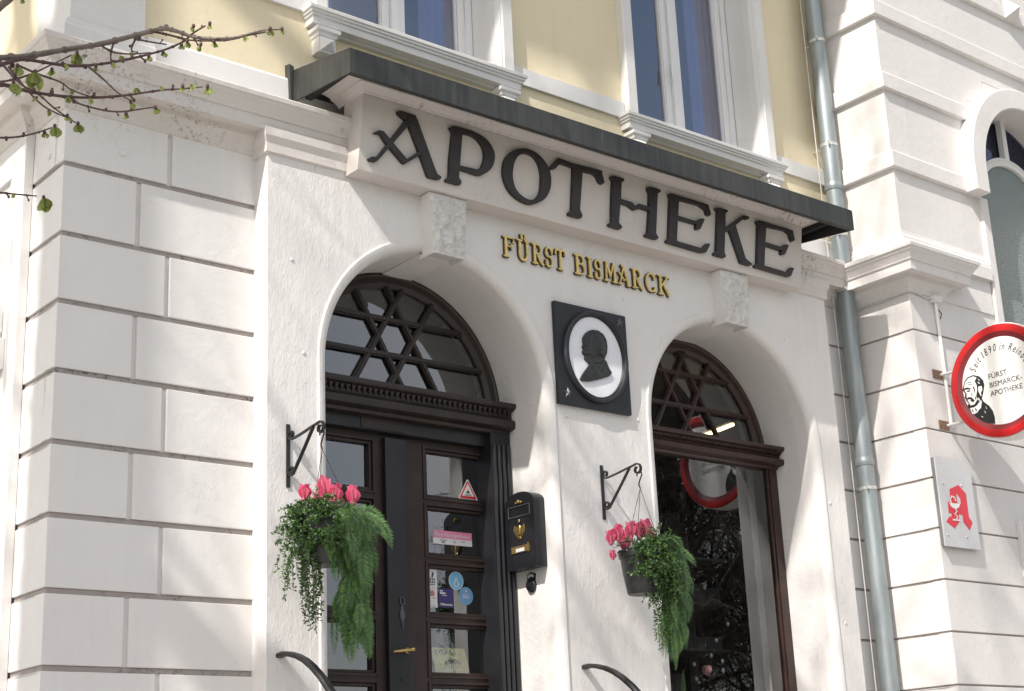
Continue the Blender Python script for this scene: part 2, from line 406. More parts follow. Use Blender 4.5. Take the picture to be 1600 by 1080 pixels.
def text_mesh(name, body, size, mat, origin, ux, uy, parent, extrude=0.001, align='LEFT', shear=0.0, sx=1.0, bold=0.0):
    cu = bpy.data.curves.new(name, 'FONT'); cu.body = body; cu.size = size; cu.extrude = extrude
    cu.align_x = align; cu.shear = shear; cu.offset = bold; cu.resolution_u = 3
    tmp = bpy.data.objects.new('tmp', cu); COL.objects.link(tmp)
    dg = bpy.context.evaluated_depsgraph_get(); dg.update()
    me = bpy.data.meshes.new_from_object(tmp.evaluated_get(dg))
    bpy.data.objects.remove(tmp)
    ux = Vector(ux).normalized(); uy = Vector(uy).normalized(); uz = ux.cross(uy)
    off = Vector((0, 0, 0)); p = parent
    while p is not None: off += p.location; p = p.parent
    o0 = Vector(origin) - off
    for v in me.vertices:
        c = v.co.copy(); v.co = o0 + ux*c.x*sx + uy*c.y + uz*c.z
    me.materials.clear(); me.materials.append(mat)
    o = bpy.data.objects.new(name, me); COL.objects.link(o)
    if parent is not None: o.parent = parent
    return o
# measured outlines, millimetres
LET={
'A':[[[4609,3826],[4628,3834],[4729,3833],[4750,3804],[4888,3563],[4913,3534],[4934,3527],[4931,3513],[4909,3507],[4849,3505],[4839,3514],[4785,3610],[4696,3758],[4672,3804],[4667,3789],[4614,3813]],[[4670,3795],[4692,3768],[4510,3529],[4493,3512],[4453,3508],[4444,3519],[4460,3531],[4488,3537],[4508,3556]],[[4464,3668],[4491,3686],[4522,3689],[4545,3675],[4691,3572],[4681,3543],[4667,3547],[4542,3636],[4508,3671]],[[4691,3572],[4773,3638],[4788,3622],[4687,3545],[4679,3553]]],
'P':[[[4971,3824],[4994,3838],[5062,3843],[5165,3838],[5243,3815],[5292,3770],[5306,3722],[5289,3662],[5244,3617],[5190,3595],[5059,3600],[5056,3552],[5077,3530],[5073,3513],[5056,3509],[4975,3509],[4966,3520],[4989,3543],[4985,3641],[4994,3799]],[[5059,3621],[5181,3626],[5214,3644],[5230,3687],[5230,3732],[5208,3778],[5160,3809],[5112,3816],[5062,3811]]],
'O':[[[5513,3830],[5588,3833],[5656,3809],[5710,3766],[5737,3706],[5735,3632],[5697,3565],[5633,3525],[5576,3509],[5501,3519],[5433,3552],[5389,3607],[5373,3668],[5384,3736],[5433,3796]],[[5531,3806],[5590,3804],[5633,3774],[5660,3721],[5665,3670],[5661,3603],[5631,3557],[5587,3535],[5532,3542],[5481,3570],[5454,3615],[5444,3665],[5454,3732],[5483,3779]]],
'T':[[[5782,3831],[5804,3836],[5921,3831],[6124,3838],[6143,3825],[6166,3769],[6151,3757],[6124,3763],[6104,3789],[6068,3805],[5984,3802],[5977,3559],[5999,3530],[5993,3512],[5975,3508],[5893,3508],[5888,3523],[5912,3545],[5909,3805],[5827,3810],[5793,3795],[5765,3764],[5736,3757],[5729,3767]]],
'H':[[[6215,3818],[6233,3831],[6324,3832],[6329,3820],[6307,3801],[6308,3698],[6405,3698],[6429,3679],[6461,3700],[6554,3699],[6550,3792],[6535,3807],[6534,3824],[6552,3831],[6643,3831],[6645,3817],[6620,3801],[6619,3543],[6641,3523],[6635,3510],[6612,3506],[6531,3508],[6526,3518],[6549,3535],[6554,3675],[6481,3677],[6426,3653],[6374,3671],[6305,3673],[6299,3546],[6327,3528],[6323,3513],[6305,3507],[6224,3510],[6214,3521],[6240,3540],[6235,3627],[6234,3798]]],
'E':[[[6719,3819],[6735,3829],[6809,3828],[7078,3828],[7107,3770],[7094,3756],[7067,3762],[7053,3790],[6994,3807],[6810,3802],[6808,3697],[6977,3695],[7007,3720],[7046,3728],[7047,3716],[7010,3651],[6979,3642],[6970,3659],[6978,3676],[6806,3675],[6804,3531],[7033,3529],[7071,3568],[7102,3574],[7104,3562],[7074,3512],[7034,3501],[6721,3505],[6709,3515],[6732,3535],[6732,3797]]],
'K':[[[7148,3817],[7163,3828],[7259,3831],[7264,3819],[7242,3805],[7246,3709],[7394,3814],[7430,3829],[7468,3830],[7473,3818],[7455,3808],[7413,3801],[7341,3745],[7446,3542],[7508,3519],[7508,3509],[7480,3502],[7401,3505],[7287,3698],[7242,3676],[7243,3542],[7258,3522],[7249,3510],[7236,3508],[7150,3509],[7142,3519],[7167,3539],[7169,3802]]],
'E2':[[[7539,3814],[7558,3824],[7639,3826],[7907,3825],[7931,3762],[7909,3748],[7894,3755],[7873,3795],[7828,3809],[7640,3797],[7634,3690],[7803,3687],[7827,3712],[7871,3717],[7834,3645],[7800,3637],[7790,3648],[7804,3664],[7633,3667],[7630,3529],[7857,3525],[7890,3565],[7929,3569],[7897,3506],[7867,3499],[7541,3502],[7533,3514],[7559,3532],[7559,3793]]],
}
BUST= [(6132, 2855), (6175, 2857), (6216, 2842), (6240, 2808), (6245, 2768), (6238, 2725), (6213, 2680), (6229, 2670), (6242, 2639), (6269, 2603), (6242, 2578), (6171, 2551), (6085, 2524), (6022, 2517), (6007, 2527), (6031, 2563), (6071, 2609), (6093, 2633), (6079, 2643), (6053, 2655), (6057, 2680), (6038, 2693), (6042, 2710), (6050, 2721), (6038, 2730), (6048, 2752), (6047, 2776), (6048, 2789), (6071, 2822), (6099, 2843)]
COAT= [(-783, 2651), (-794, 2621), (-830, 2586), (-854, 2543), (-862, 2496), (-858, 2452), (-792, 2472), (-726, 2514), (-673, 2576), (-657, 2612), (-677, 2635), (-686, 2592), (-710, 2549), (-728, 2564), (-767, 2582), (-778, 2616)]
HEAD= [(-650, 2753), (-664, 2792), (-694, 2817), (-742, 2822), (-786, 2803), (-812, 2769), (-817, 2735), (-807, 2701), (-790, 2659), (-774, 2622), (-719, 2603), (-686, 2596), (-677, 2635), (-663, 2662), (-652, 2683), (-663, 2708), (-644, 2736)]
FACE= [(-657, 2749), (-669, 2786), (-698, 2809), (-741, 2813), (-765, 2799), (-746, 2776), (-757, 2750), (-757, 2713), (-742, 2671), (-752, 2650), (-721, 2620), (-690, 2619), (-682, 2639), (-671, 2667), (-667, 2689), (-672, 2708), (-659, 2729)]
COLLAR= [(-682, 2602), (-729, 2600), (-778, 2639), (-772, 2595), (-733, 2558), (-696, 2557)]
BROW= [(-651, 2746), (-683, 2748), (-708, 2736), (-706, 2727), (-681, 2735), (-650, 2735)]
MUST= [(-661, 2670), (-683, 2680), (-708, 2672), (-730, 2644), (-712, 2643), (-696, 2661), (-676, 2666), (-662, 2655)]
EAR= [(-770, 2733), (-796, 2731), (-797, 2703), (-774, 2679), (-765, 2702)]
TW=[
[(841,-4269,1264),(865,-4265,1273),(911,-4259,1292),(980,-4257,1326),(1034,-4278,1344),(1073,-4315,1354),(1095,-4352,1355),(1108,-4377,1353),(1126,-4397,1343),(1145,-4417,1330),(1169,-4449,1320),(1194,-4480,1317),(1214,-4504,1322),(1230,-4519,1325),(1250,-4529,1327)],
[(1095,-4352,1355),(1116,-4376,1344),(1141,-4408,1327),(1165,-4442,1318),(1184,-4467,1314),(1207,-4494,1318),(1229,-4514,1322)],
[(836,-4286,1234),(862,-4276,1254),(903,-4263,1282),(939,-4266,1286),(985,-4277,1288),(1022,-4291,1295),(1060,-4312,1305),(1093,-4342,1313),(1119,-4372,1320),(1135,-4397,1328),(1142,-4421,1336),(1149,-4448,1339)],
[(1009,-4284,1294),(1024,-4324,1253),(1034,-4355,1220),(1047,-4378,1199)],
[(833,-4296,1219),(852,-4305,1208),(905,-4288,1242),(953,-4270,1284),(990,-4263,1316)],
[(829,-4310,1199),(862,-4310,1202),(893,-4313,1200),(933,-4317,1202),(977,-4328,1205),(1015,-4347,1208),(1049,-4374,1211),(1084,-4415,1212),(1109,-4450,1208),(1130,-4479,1205)],
[(863,-4271,1263),(886,-4303,1216),(914,-4317,1197),(939,-4323,1177),(981,-4315,1164)],
[(904,-4315,1198),(944,-4318,1204),(983,-4333,1191),(1015,-4349,1183),(1037,-4367,1179),(1057,-4391,1179),(1075,-4417,1178)],
[(844,-4285,1113),(889,-4278,1128),(920,-4284,1140),(947,-4299,1153)],
[(893,-4167,1072),(941,-4159,1081),(984,-4156,1088)],
[(892,-4271,1265),(925,-4285,1251),(957,-4301,1239),(970,-4316,1222),(997,-4336,1208)],
[(1034,-4278,1344),(1052,-4293,1328),(1073,-4316,1320),(1099,-4347,1317)],
[(1079,-4320,1350),(1100,-4344,1339),(1117,-4368,1329)],
[(876,-4277,1254),(892,-4307,1210),(921,-4322,1176),(960,-4319,1168)],
[(825,-4302,1324),(838,-4323,1334),(847,-4353,1343)],
[(1054,-4292,1346),(1049,-4293,1323),(1045,-4307,1295)],
[(1081,-4322,1349),(1077,-4316,1334),(1077,-4320,1320)],
]

LV=[(1150,-4462,1332),(1135,-4432,1336),(1231,-4525,1317),(1249,-4534,1320),(1149,-4433,1304),(1135,-4410,1315),(1164,-4452,1306),(1129,-4401,1312),(1107,-4376,1302),(1090,-4357,1298),(994,-4278,1304),(966,-4285,1276),(911,-4304,1229),(886,-4289,1246),(869,-4321,1195),(1017,-4306,1280),(945,-4291,1258),(1044,-4389,1183),(1042,-4377,1167),(1072,-4424,1167),(1128,-4498,1190),(1104,-4457,1203),(986,-4313,1156),(961,-4326,1162),(952,-4298,1147),(939,-4287,1141),(991,-4170,1070),(937,-4169,1072),(957,-4332,1194),(901,-4329,1180),(925,-4328,1163),(1056,-4316,1307),(1069,-4325,1313),(991,-4345,1196),(967,-4328,1213),(1042,-4316,1290),(1200,-4495,1309),(1054,-4387,1215),(1081,-4421,1212),(1113,-4467,1205),(866,-4343,1344)]

# ------------------------------------------------------------------ ground
GZ = -1.6
def sheet(name, x0, x1, y0, y1, z, mat):
    return struct(MB().quad((x0, y0, z), (x1, y0, z), (x1, y1, z), (x0, y1, z)).build(name, mat))
sheet('ground', -400, 400, -400, 400, GZ-0.30, M['grass'])
struct(MB().box(-60, 60, -7.6, 9, GZ-0.28, GZ).build('pavement', M['pave'], bevel=0.02))
sheet('road', -80, 80, -15.5, -7.65, GZ-0.14, M['asphalt'])
struct(MB().box(-60, 60, -19, -15.55, GZ-0.28, GZ).build('park_path', M['pave'], bevel=0.02))

# ------------------------------------------------------------------ main building
XC, YA = 2.836, 0.13            # left front corner, ashlar plane
XW, YW = 8.81, -0.44            # inner corner with the wing, wing front plane
HOUSE = thing('corner_building', 'white ground floor with two arches and yellow upper storey, left of the drainpipe', 'building', (XC, YA, GZ))
JZ = [3.55, 3.205] + [2.84 - 0.3445*k for k in range(0, 13)]     # course joints
# backing mass
MB().box(XC+0.02, 4.15, 0.149, 0.62, GZ, 3.5).build('wall_core', M['ashlar'], HOUSE)
MB().box(8.30, XW+0.3, 0.149, 0.62, GZ, 3.5).build('wall_core', M['ashlar'], HOUSE)
MB().box(XC+0.02, XC+0.4, 0.62, 9.0, GZ, 3.5).build('wall_core', M['ashlar'], HOUSE)
mb = MB()
for z in JZ[1:]:
    mb.box(XC+0.012, 3.93, 0.142, 0.1488, z-0.012, z+0.012); mb.box(XC+0.012, XC+0.0195, 0.15, 0.50, z-0.012, z+0.012)
    mb.box(8.39, XW-0.001, 0.142, 0.1488, z-0.010, z+0.010)
mb.build('joint_lines', M['groove'], HOUSE)

def blocks(mb, x0, x1, y0, y1, wrap_left=None):
    pass
mb = MB()
g = 0.0135
for k in range(len(JZ)-1):
    zt, zb = JZ[k]-g, JZ[k+1]+g
    if zb < GZ: zb = GZ
    if zt <= zb: continue
    if k == 0: zt = 3.50
    vx = 3.405 if k % 2 == 0 else 3.238
    # corner block wraps the left return: L shaped as two abutting boxes
    mb.box(XC, vx-0.013, YA, YA+0.10, zb, zt)
    mb.box(XC, XC+0.10, YA+0.10, 0.50, zb, zt)
    mb.box(vx+0.013, 3.93, YA, YA+0.10, zb, zt)
mb.build('ashlar_blocks', M['ashlar'], HOUSE, bevel=0.005)
mb = MB()
for k in range(len(JZ)-1):
    zt, zb = JZ[k]-0.009, JZ[k+1]+0.009
    if zb < GZ: zb = GZ
    if zt <= zb: continue
    if k == 0: zt = 3.50
    mb.box(8.38, XW+0.05, YA, YA+0.10, zb, zt)
mb.build('ashlar_strip', M['ashlar'], HOUSE, bevel=0.004)
# left side wall behind the return
mb = MB()
mb.box(2.79, XC-0.001, 0.50, 9.0, GZ, 3.5)
mb.build('side_wall', M['ashlar'], HOUSE)
mb = MB()
for k in range(0, 3): mb.box(2.775, 2.792, 0.60+1.6*k, 0.64+1.6*k, GZ, 3.3)
mb.box(2.77, 2.791, 0.62, 9, 3.28, 3.40)
mb.build('side_pilaster_trim', M['trim'], HOUSE, bevel=0.004)

# plaster panel with two arches
PX0, PX1 = 3.905, 8.42
RC = 0.75
ARCH = [(5.02, 2.385), (7.395, 2.375)]
def outline(cx, zs, r, zb, seg=56):
    pts = [(cx-r, zb), (cx-r, zb+(zs-zb)*0.5), (cx-r, zs)]
    pts += [(cx-r*math.cos(math.pi*k/seg), zs+r*math.sin(math.pi*k/seg)) for k in range(1, seg)]
    return pts + [(cx+r, zs), (cx+r, zb+(zs-zb)*0.5), (cx+r, zb)]
def arch_face(mb, x0, x1, zt, y, cx, zs, r, zb, flip=False):
    o = outline(cx, zs, r, zb)
    mb.quad((x0, y, zb), (cx-r, y, zb), (cx-r, y, zs), (x0, y, zs))
    mb.quad((x0, y, zs), (cx-r, y, zs), (cx-r, y, zt), (x0, y, zt))
    mb.quad((cx+r, y, zb), (x1, y, zb), (x1, y, zs), (cx+r, y, zs))
    mb.quad((cx+r, y, zs), (x1, y, zs), (x1, y, zt), (cx+r, y, zt))
    for a, b in zip(o[2:-3], o[3:-2]):
        mb.quad((a[0], y, a[1]), (b[0], y, b[1]), (b[0], y, zt), (a[0], y, zt))
XM = (ARCH[0][0]+ARCH[1][0])/2
mb = MB(); RB = 0.055
arch_face(mb, PX0, XM, 3.60, 0.0, *ARCH[0], RC+RB+0.012, GZ)
arch_face(mb, XM, PX1, 3.60, 0.0, *ARCH[1], RC+RB+0.012, GZ)
mb.quad((PX0, 0.15, GZ), (PX0, 0, GZ), (PX0, 0, 3.60), (PX0, 0.15, 3.60))
mb.quad((PX1, 0, GZ), (PX1, 0.15, GZ), (PX1, 0.15, 3.60), (PX1, 0, 3.60))
mb.build('plaster_front', M['panel'], HOUSE)
for (cx, zs) in ARCH:
    prof = [(RB+0.012, 0.0), (RB+0.010, -0.006), (RB+0.004, -0.009)]
    for k in range(9):
        a = math.pi/2*k/8; prof.append((RB*(1-math.sin(a)), -0.008+RB*(1-math.cos(a))))
    prof += [(0.0, 0.14)]
    mb = MB(); rows = [outline(cx, zs, RC+p, GZ) for p, y in prof]; b = 0; n = len(rows[0])
    for (p, y), r in zip(prof, rows): mb.v += [(q[0], y, q[1]) for q in r]
    for i in range(len(rows)-1):
        for j in range(n-1):
            a = i*n+j; mb.f.append((a, a+1, a+n+1, a+n))
    mb.build('arch_edge', M['panel'], HOUSE, smooth=True, ang=60)
    mb = MB(); ys = [0.14, 0.30, 0.62]; r = outline(cx, zs, RC, GZ)
    for y in ys: mb.v += [(q[0], y, q[1]) for q in r]
    for i in range(len(ys)-1):
        for j in range(n-1):
            a = i*n+j; mb.f.append((a, a+1, a+n+1, a+n))
    mb.build('arch_reveal', M['reveal'], HOUSE, smooth=True, ang=60)
# rough keystones
def keystone(cx, zb):
    random.seed(int(cx*100))
    nx, nz = 16, 26; front = []
    for i in range(nz+1):
        t = i/nz; z = zb + (3.449-zb)*t; w = 0.108+0.024*t
        row = []
        for j in range(nx+1):
            s_ = j/nx*2-1
            e = min(1, 6*(1-abs(s_)))*min(1, 8*min(t, 1-t)+0.15)
            row.append((cx+s_*w, -0.085-0.012*t - e*(random.uniform(0.0, 0.009)+0.040*max(0, mnoise.noise(Vector((cx*9+s_*2.3, t*6, 0)))+0.25)), z + (random.uniform(-.004, .004) if 0 < i < nz else 0)))
        front.append(row)
    mb = MB()
    for r in front: mb.v += r
    for i in range(nz):
        for j in range(nx):
            a = i*(nx+1)+j; mb.f.append((a, a+1, a+nx+2, a+nx+1))
    o = mb.build('keystone', M['rough'], HOUSE)
    sd = MB()
    def P(s_, t, y): return (cx+s_*(0.108+0.024*t), y, zb+(3.449-zb)*t)
    for s_ in (-1, 1):
        sd.quad(P(s_, 0, -0.06), P(s_, 0, 0.02), P(s_, 1, 0.02), P(s_, 1, -0.097))
        sd.quad(P(s_, 0, -0.06), P(s_, 0, -0.085), P(s_, 1, -0.097), P(s_, 1, -0.097))
    # underside wedge down to the soffit of the arch
    sd.quad(P(-1, 0, -0.085), P(1, 0, -0.085), (cx+0.105, 0.05, zb+0.035), (cx-0.105, 0.05, zb+0.035))
    for s_ in (-1, 1):
        sd.tri(P(s_, 0, -0.085), (cx+s_*0.105, 0.05, zb+0.035), P(s_, 0, 0.05))
    sd.quad((cx-0.105, 0.05, zb+0.035), (cx+0.105, 0.05, zb+0.035), (cx+0.10, 0.60, zb+0.022), (cx-0.10, 0.60, zb+0.022))
    for s_ in (-1, 1):
        sd.quad((cx+s_*0.105, 0.05, zb+0.035), (cx+s_*0.10, 0.60, zb+0.022), (cx+s_*0.10, 0.60, zb+0.10), (cx+s_*0.105, 0.05, zb+0.10))
    sd.build('block_sides', M['panel'], o)
keystone(ARCH[0][0]+0.005, 3.09); keystone(ARCH[1][0]-0.005, 3.09)

# pilaster capital band across the head of the panel, and cornice
def capital(x0, x1, l, r):
    prof = [(0.0, 3.470), (0.018, 3.478), (0.020, 3.53), (0.034, 3.565), (0.036, 3.61)]
    path = [(x0, 0.16), (x0, 0.0), (x1, 0.0), (x1, 0.16)]
    MB().sweep(path, prof).build('capital', M['cornice'], HOUSE)
capital(PX0, PX1, True, True)
CORN = [(-0.03, 3.485), (0.010, 3.500), (0.016, 3.525), (0.035, 3.555), (0.060, 3.580), (0.066, 3.603), (0.070, 3.611), (0.146, 3.603), (0.148, 3.600),
        (0.150, 3.665), (0.160, 3.668), (0.164, 3.680), (0.176, 3.700), (0.188, 3.718), (0.196, 3.726), (0.203, 3.742), (0.212, 3.746), (0.215, 3.768), (0.212, 3.774), (0.03, 3.80), (-0.05, 3.81)]
mpath = [(2.79, 9.0), (2.79, 0.50), (XC, 0.50), (XC, YA), (XW, YA), (XW, YW)]
MB().sweep(mpath, CORN, 0, 4).build('cornice', M['cornice'], HOUSE)

# upper storey
YU = 0.17
WIN = [5.01, 7.465]
mb = MB()
xs = [3.20, 4.365, 5.655, 6.82, 8.11, XW+0.2]
for a, b in ((0, 1), (2, 3), (4, 5)): mb.box(xs[a], xs[b], YU, 0.60, 3.76, 9.56)
for a, b in ((1, 2), (3, 4)):
    mb.box(xs[a]+0.0005, xs[b]-0.0005, YU+0.0005, 0.60, 3.76, 4.47); mb.box(xs[a]+0.0005, xs[b]-0.0005, YU+0.0005, 0.60, 6.9, 9.559)
mb.build('upper_wall', M['yellow'], HOUSE)
mb = MB(); mb.box(2.86, 3.2, 0.6, 9.0, 3.76, 9.56)
mb.build('upper_side_wall', M['cream'], HOUSE)
# corner pilaster with plinth
mb = MB(); mb.box(XC, 3.245, YA, 0.55, 4.0, 9.56)
mb.build('corner_pilaster', M['ashlar'], HOUSE, bevel=0.004)
mb = MB(); mb.sweep([(XC, 0.60), (XC, YA), (3.245, YA), (3.245, YU+0.02)], [(0.0, 3.76), (0.046, 3.76), (0.046, 3.935), (0.040, 3.945), (0.038, 3.965), (0.022, 3.975), (0.020, 3.99), (0.0, 4.0)])
mb.build('pilaster_plinth', M['trim'], HOUSE)
# base band and sill band
mb = MB()
mb.sweep([(3.295, YU+0.03), (3.295, YU), (XW, YU)], [(0.0, 3.76), (0.028, 3.76), (0.028, 4.02), (0.020, 4.035), (0.0, 4.045)])
for a, b in ((3.246, 4.27), (5.75, 6.725), (8.205, XW)): mb.box(a, b, 0.148, YU+0.01, 4.488, 4.605)
mb.build('string_band', M['trim'], HOUSE)
def window(cx, tilt, lantern):
    w = 0.615; L, Rr = cx-0.735, cx+0.735
    fr = MB()
    # casing flats, inner moulding and reveals
    for s_ in (-1, 1):
        def X(d): return cx + s_*d
        poly = [(X(0.735), YU+0.02), (X(0.735), 0.112), (X(0.728), 0.106), (X(0.655), 0.106), (X(0.648), 0.118), (X(0.640), 0.118), (X(0.636), 0.128), (X(0.622), 0.150), (X(0.618), 0.180), (X(0.615), 0.20), (X(0.611), 0.36), (X(0.70), 0.36)]
        if s_ < 0: poly = poly[::-1]
        fr.prism(poly, lambda p: (p[0], p[1], 4.495), lambda p: (p[0], p[1], 7.0))
    win = fr.build('window', M['trim'], HOUSE)
    f = MB(); y0, y1 = 0.365, 0.44
    f.box(cx-w, cx-w+0.055, y0, y1, 4.50, 6.9); f.box(cx+w-0.055, cx+w, y0, y1, 4.50, 6.9)
    f.box(cx-w+0.055, cx+w-0.055, y0, y1, 4.50, 4.56); f.box(cx-w+0.055, cx+w-0.055, y0, y1, 6.2, 6.35)
    f.box(cx-0.028, cx+0.028, y0-0.012, y1, 4.56, 6.2)
    for a, b in ((cx-w+0.056, cx-0.029), (cx+0.029, cx+w-0.056)):
        for p, q in ((a, a+0.055), (b-0.055, b)): f.box(p, q, y0+0.012, y1-0.01, 4.561, 6.199)
        f.box(a+0.055, b-0.055, y0+0.012, y1-0.01, 4.561, 4.625)
        f.box(a+0.055, a+0.065, y0+0.020, y1-0.02, 4.625, 6.199); f.box(b-0.065, b-0.055, y0+0.020, y1-0.02, 4.625, 6.199)
    f.build('frame', M['pvc'], win, bevel=0.004)
    for a, b in ((cx-w+0.11, cx-0.083), (cx+0.083, cx+w-0.11)):
        MB().box(a, b, 0.405, 0.409, 4.62, 6.2).build('pane', M['skyglass'], win)
    # net curtains at the sides and dark room
    c = MB()
    for a, b in ((cx-w+0.12, cx-w+0.22), (cx+0.25, cx+w-0.10)):
        n = 8
        for k in range(n):
            x0 = a+(b-a)*k/n; x1 = a+(b-a)*(k+1)/n
            c.quad((x0, 0.455+0.015*(k % 2), 4.6), (x1, 0.455+0.015*((k+1) % 2), 4.6), (x1, 0.455+0.015*((k+1) % 2), 6.9), (x0, 0.455+0.015*(k % 2), 6.9))
    c.build('curtain', M['curtain'], win)
    h = MB(); h.tube([(cx-0.05, 0.352, 5.05), (cx-0.05, 0.335, 5.06), (cx-0.05, 0.335, 5.17), (cx-0.05, 0.352, 5.18)], 0.009, 6); h.build('handle', M['pvc'], win, smooth=True)
    # sill with moulded edge
    sp = [(0.0, 4.385), (0.012, 4.388), (0.016, 4.398), (0.030, 4.402), (0.066, 4.402), (0.068, 4.442), (0.078, 4.446), (0.079, 4.458), (0.088, 4.463), (0.089, 4.474), (0.098, 4.480), (0.100, 4.498), (0.096, 4.502), (-0.07, 4.515)]
    s_ = MB().sweep([(cx-0.695, 0.30), (cx-0.695, 0.155), (cx+0.695, 0.155), (cx+0.695, 0.30)], sp)
    s_.quad((cx-0.62, 0.22, 4.514), (cx+0.62, 0.22, 4.514), (cx+0.62, 0.37, 4.520), (cx-0.62, 0.37, 4.520))
    s_.quad((cx-0.70, 0.17, 4.385), (cx+0.70, 0.17, 4.385), (cx+0.70, 0.15, 4.385), (cx-0.70, 0.15, 4.385))
    s_.build('window_sill', M['trim'], HOUSE)
    for bx in (cx-0.665, cx+0.665):
        k = MB()
        k.box(bx-0.055, bx+0.055, 0.095, YU+0.02, 4.235, 4.345)
        k.sweep([(bx-0.055, 0.19), (bx-0.055, 0.095), (bx+0.055, 0.095), (bx+0.055, 0.19)], [(0, 4.33), (0.006, 4.334), (0.010, 4.350), (0.022, 4.362), (0.024, 4.384), (-0.05, 4.384)])
        c0 = (bx, 0.045, 4.285)
        q = [(bx-0.048, 0.0945, 4.24), (bx+0.048, 0.0945, 4.24), (bx+0.048, 0.0945, 4.33), (bx-0.048, 0.0945, 4.33)]
        for i in range(4): k.tri(q[i], q[(i+1) % 4], c0)
        k.build('sill_bracket', M['trim'], HOUSE)
    if lantern:
        pass
    return win
for i, cx in enumerate(WIN): window(cx, 0, i == 0)
# rooms behind the windows
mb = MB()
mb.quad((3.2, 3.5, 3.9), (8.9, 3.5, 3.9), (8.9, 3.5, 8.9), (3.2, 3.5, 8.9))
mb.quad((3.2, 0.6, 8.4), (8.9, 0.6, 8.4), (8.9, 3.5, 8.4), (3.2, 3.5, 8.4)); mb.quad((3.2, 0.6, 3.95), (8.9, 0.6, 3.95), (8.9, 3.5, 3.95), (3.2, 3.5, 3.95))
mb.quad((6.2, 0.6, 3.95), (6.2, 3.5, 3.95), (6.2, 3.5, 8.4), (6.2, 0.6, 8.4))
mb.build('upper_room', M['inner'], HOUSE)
MB().box(0.6, 8.80, -1.49, 9.6, 9.57, 9.80).build('roof', M['roof'], HOUSE)
MB().box(2.79, 9.0, 9.0, 9.1, GZ, 9.56).build('rear_wall', M['yellow'], HOUSE)
# ground floor interior
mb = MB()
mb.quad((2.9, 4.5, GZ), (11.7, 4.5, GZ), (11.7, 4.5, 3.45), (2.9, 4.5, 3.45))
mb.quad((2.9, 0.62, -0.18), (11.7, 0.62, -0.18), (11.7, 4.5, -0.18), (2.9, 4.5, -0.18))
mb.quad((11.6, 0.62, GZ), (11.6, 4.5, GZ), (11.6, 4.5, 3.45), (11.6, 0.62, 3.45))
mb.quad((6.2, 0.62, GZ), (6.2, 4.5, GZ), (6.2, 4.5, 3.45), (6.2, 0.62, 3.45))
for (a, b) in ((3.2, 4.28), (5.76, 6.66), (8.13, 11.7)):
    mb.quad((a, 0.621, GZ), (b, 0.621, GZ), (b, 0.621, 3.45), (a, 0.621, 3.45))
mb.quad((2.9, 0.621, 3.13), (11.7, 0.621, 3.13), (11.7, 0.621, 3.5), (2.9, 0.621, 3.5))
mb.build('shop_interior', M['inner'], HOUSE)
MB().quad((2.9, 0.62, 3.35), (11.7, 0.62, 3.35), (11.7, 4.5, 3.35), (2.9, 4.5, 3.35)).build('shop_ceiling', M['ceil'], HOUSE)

# ------------------------------------------------------------------ arch joinery
def half_disc(mb, cx, zs, zb, r, y0, y1, seg=48):
    a0 = math.asin((zb-zs)/r)
    pts = [(cx+r*math.cos(a0+(math.pi-2*a0)*k/seg), zs+r*math.sin(a0+(math.pi-2*a0)*k/seg)) for k in range(seg+1)]
    mb.prism(pts, lambda p: (p[0], y0, p[1]), lambda p: (p[0], y1, p[1]))
def tympanum(cx, zs, zb, star, h, mat, parent):
    ring = MB(); seg = 56
    prof = [(0.752, 0.50), (0.752, 0.425), (0.735, 0.420), (0.725, 0.428), (0.690, 0.430), (0.682, 0.436), (0.664, 0.450), (0.660, 0.50)]
    n = len(prof)
    for k in range(seg+1):
        a = math.pi*k/seg
        for r, y in prof: ring.v.append((cx-r*math.cos(a), y, zs+r*math.sin(a)))
    for k in range(seg):
        for j in range(n-1):
            a = k*n+j; ring.f.append((a, a+n, a+n+1, a+1))
    ring.box(cx-0.75, cx+0.75, 0.432, 0.50, zb-0.04, zb)
    ty = ring.build('fanlight', mat, parent, smooth=True, ang=25)
    bars = MB(); w = 0.0175; R0 = 0.672
    for i, ang in enumerate((0, 60, 120)):
        d = Vector((math.cos(R_(ang)), math.sin(R_(ang)))); nn = Vector((-d.y, d.x)); y0 = 0.438+0.0015*i
        for sgn in (-1, 1):
            c = Vector((cx, star)) + nn*h*sgn
            # clip to circle and to base
            rel = c - Vector((cx, zs)); b = rel.dot(d); q = b*b-(rel.length_squared-R0*R0)
            t0, t1 = -b-math.sqrt(q), -b+math.sqrt(q)
            if abs(d.y) > 0.1:
                tb = (zb-0.01-c.y)/d.y; t0, t1 = (max(t0, tb), t1) if d.y > 0 else (t0, min(t1, tb))
            a, e = c+d*t0, c+d*t1; m = (a+e)/2; hl = (e-a)/2
            bars.obox((m.x, y0+0.010, m.y), (hl.x, 0, hl.y), (nn.x*w, 0, nn.y*w), (0, 0.010, 0))
            bars.obox((m.x, y0-0.003, m.y), (hl.x, 0, hl.y), (nn.x*w*0.55, 0, nn.y*w*0.55), (0, 0.004, 0))
    bars.build('glazing_bars', mat, ty, bevel=0.0012)
    gl = MB(); half_disc(gl, cx, zs, zb-0.02, 0.68, 0.4645, 0.468)
    gl.build('pane', M['glass'], ty)
    return ty
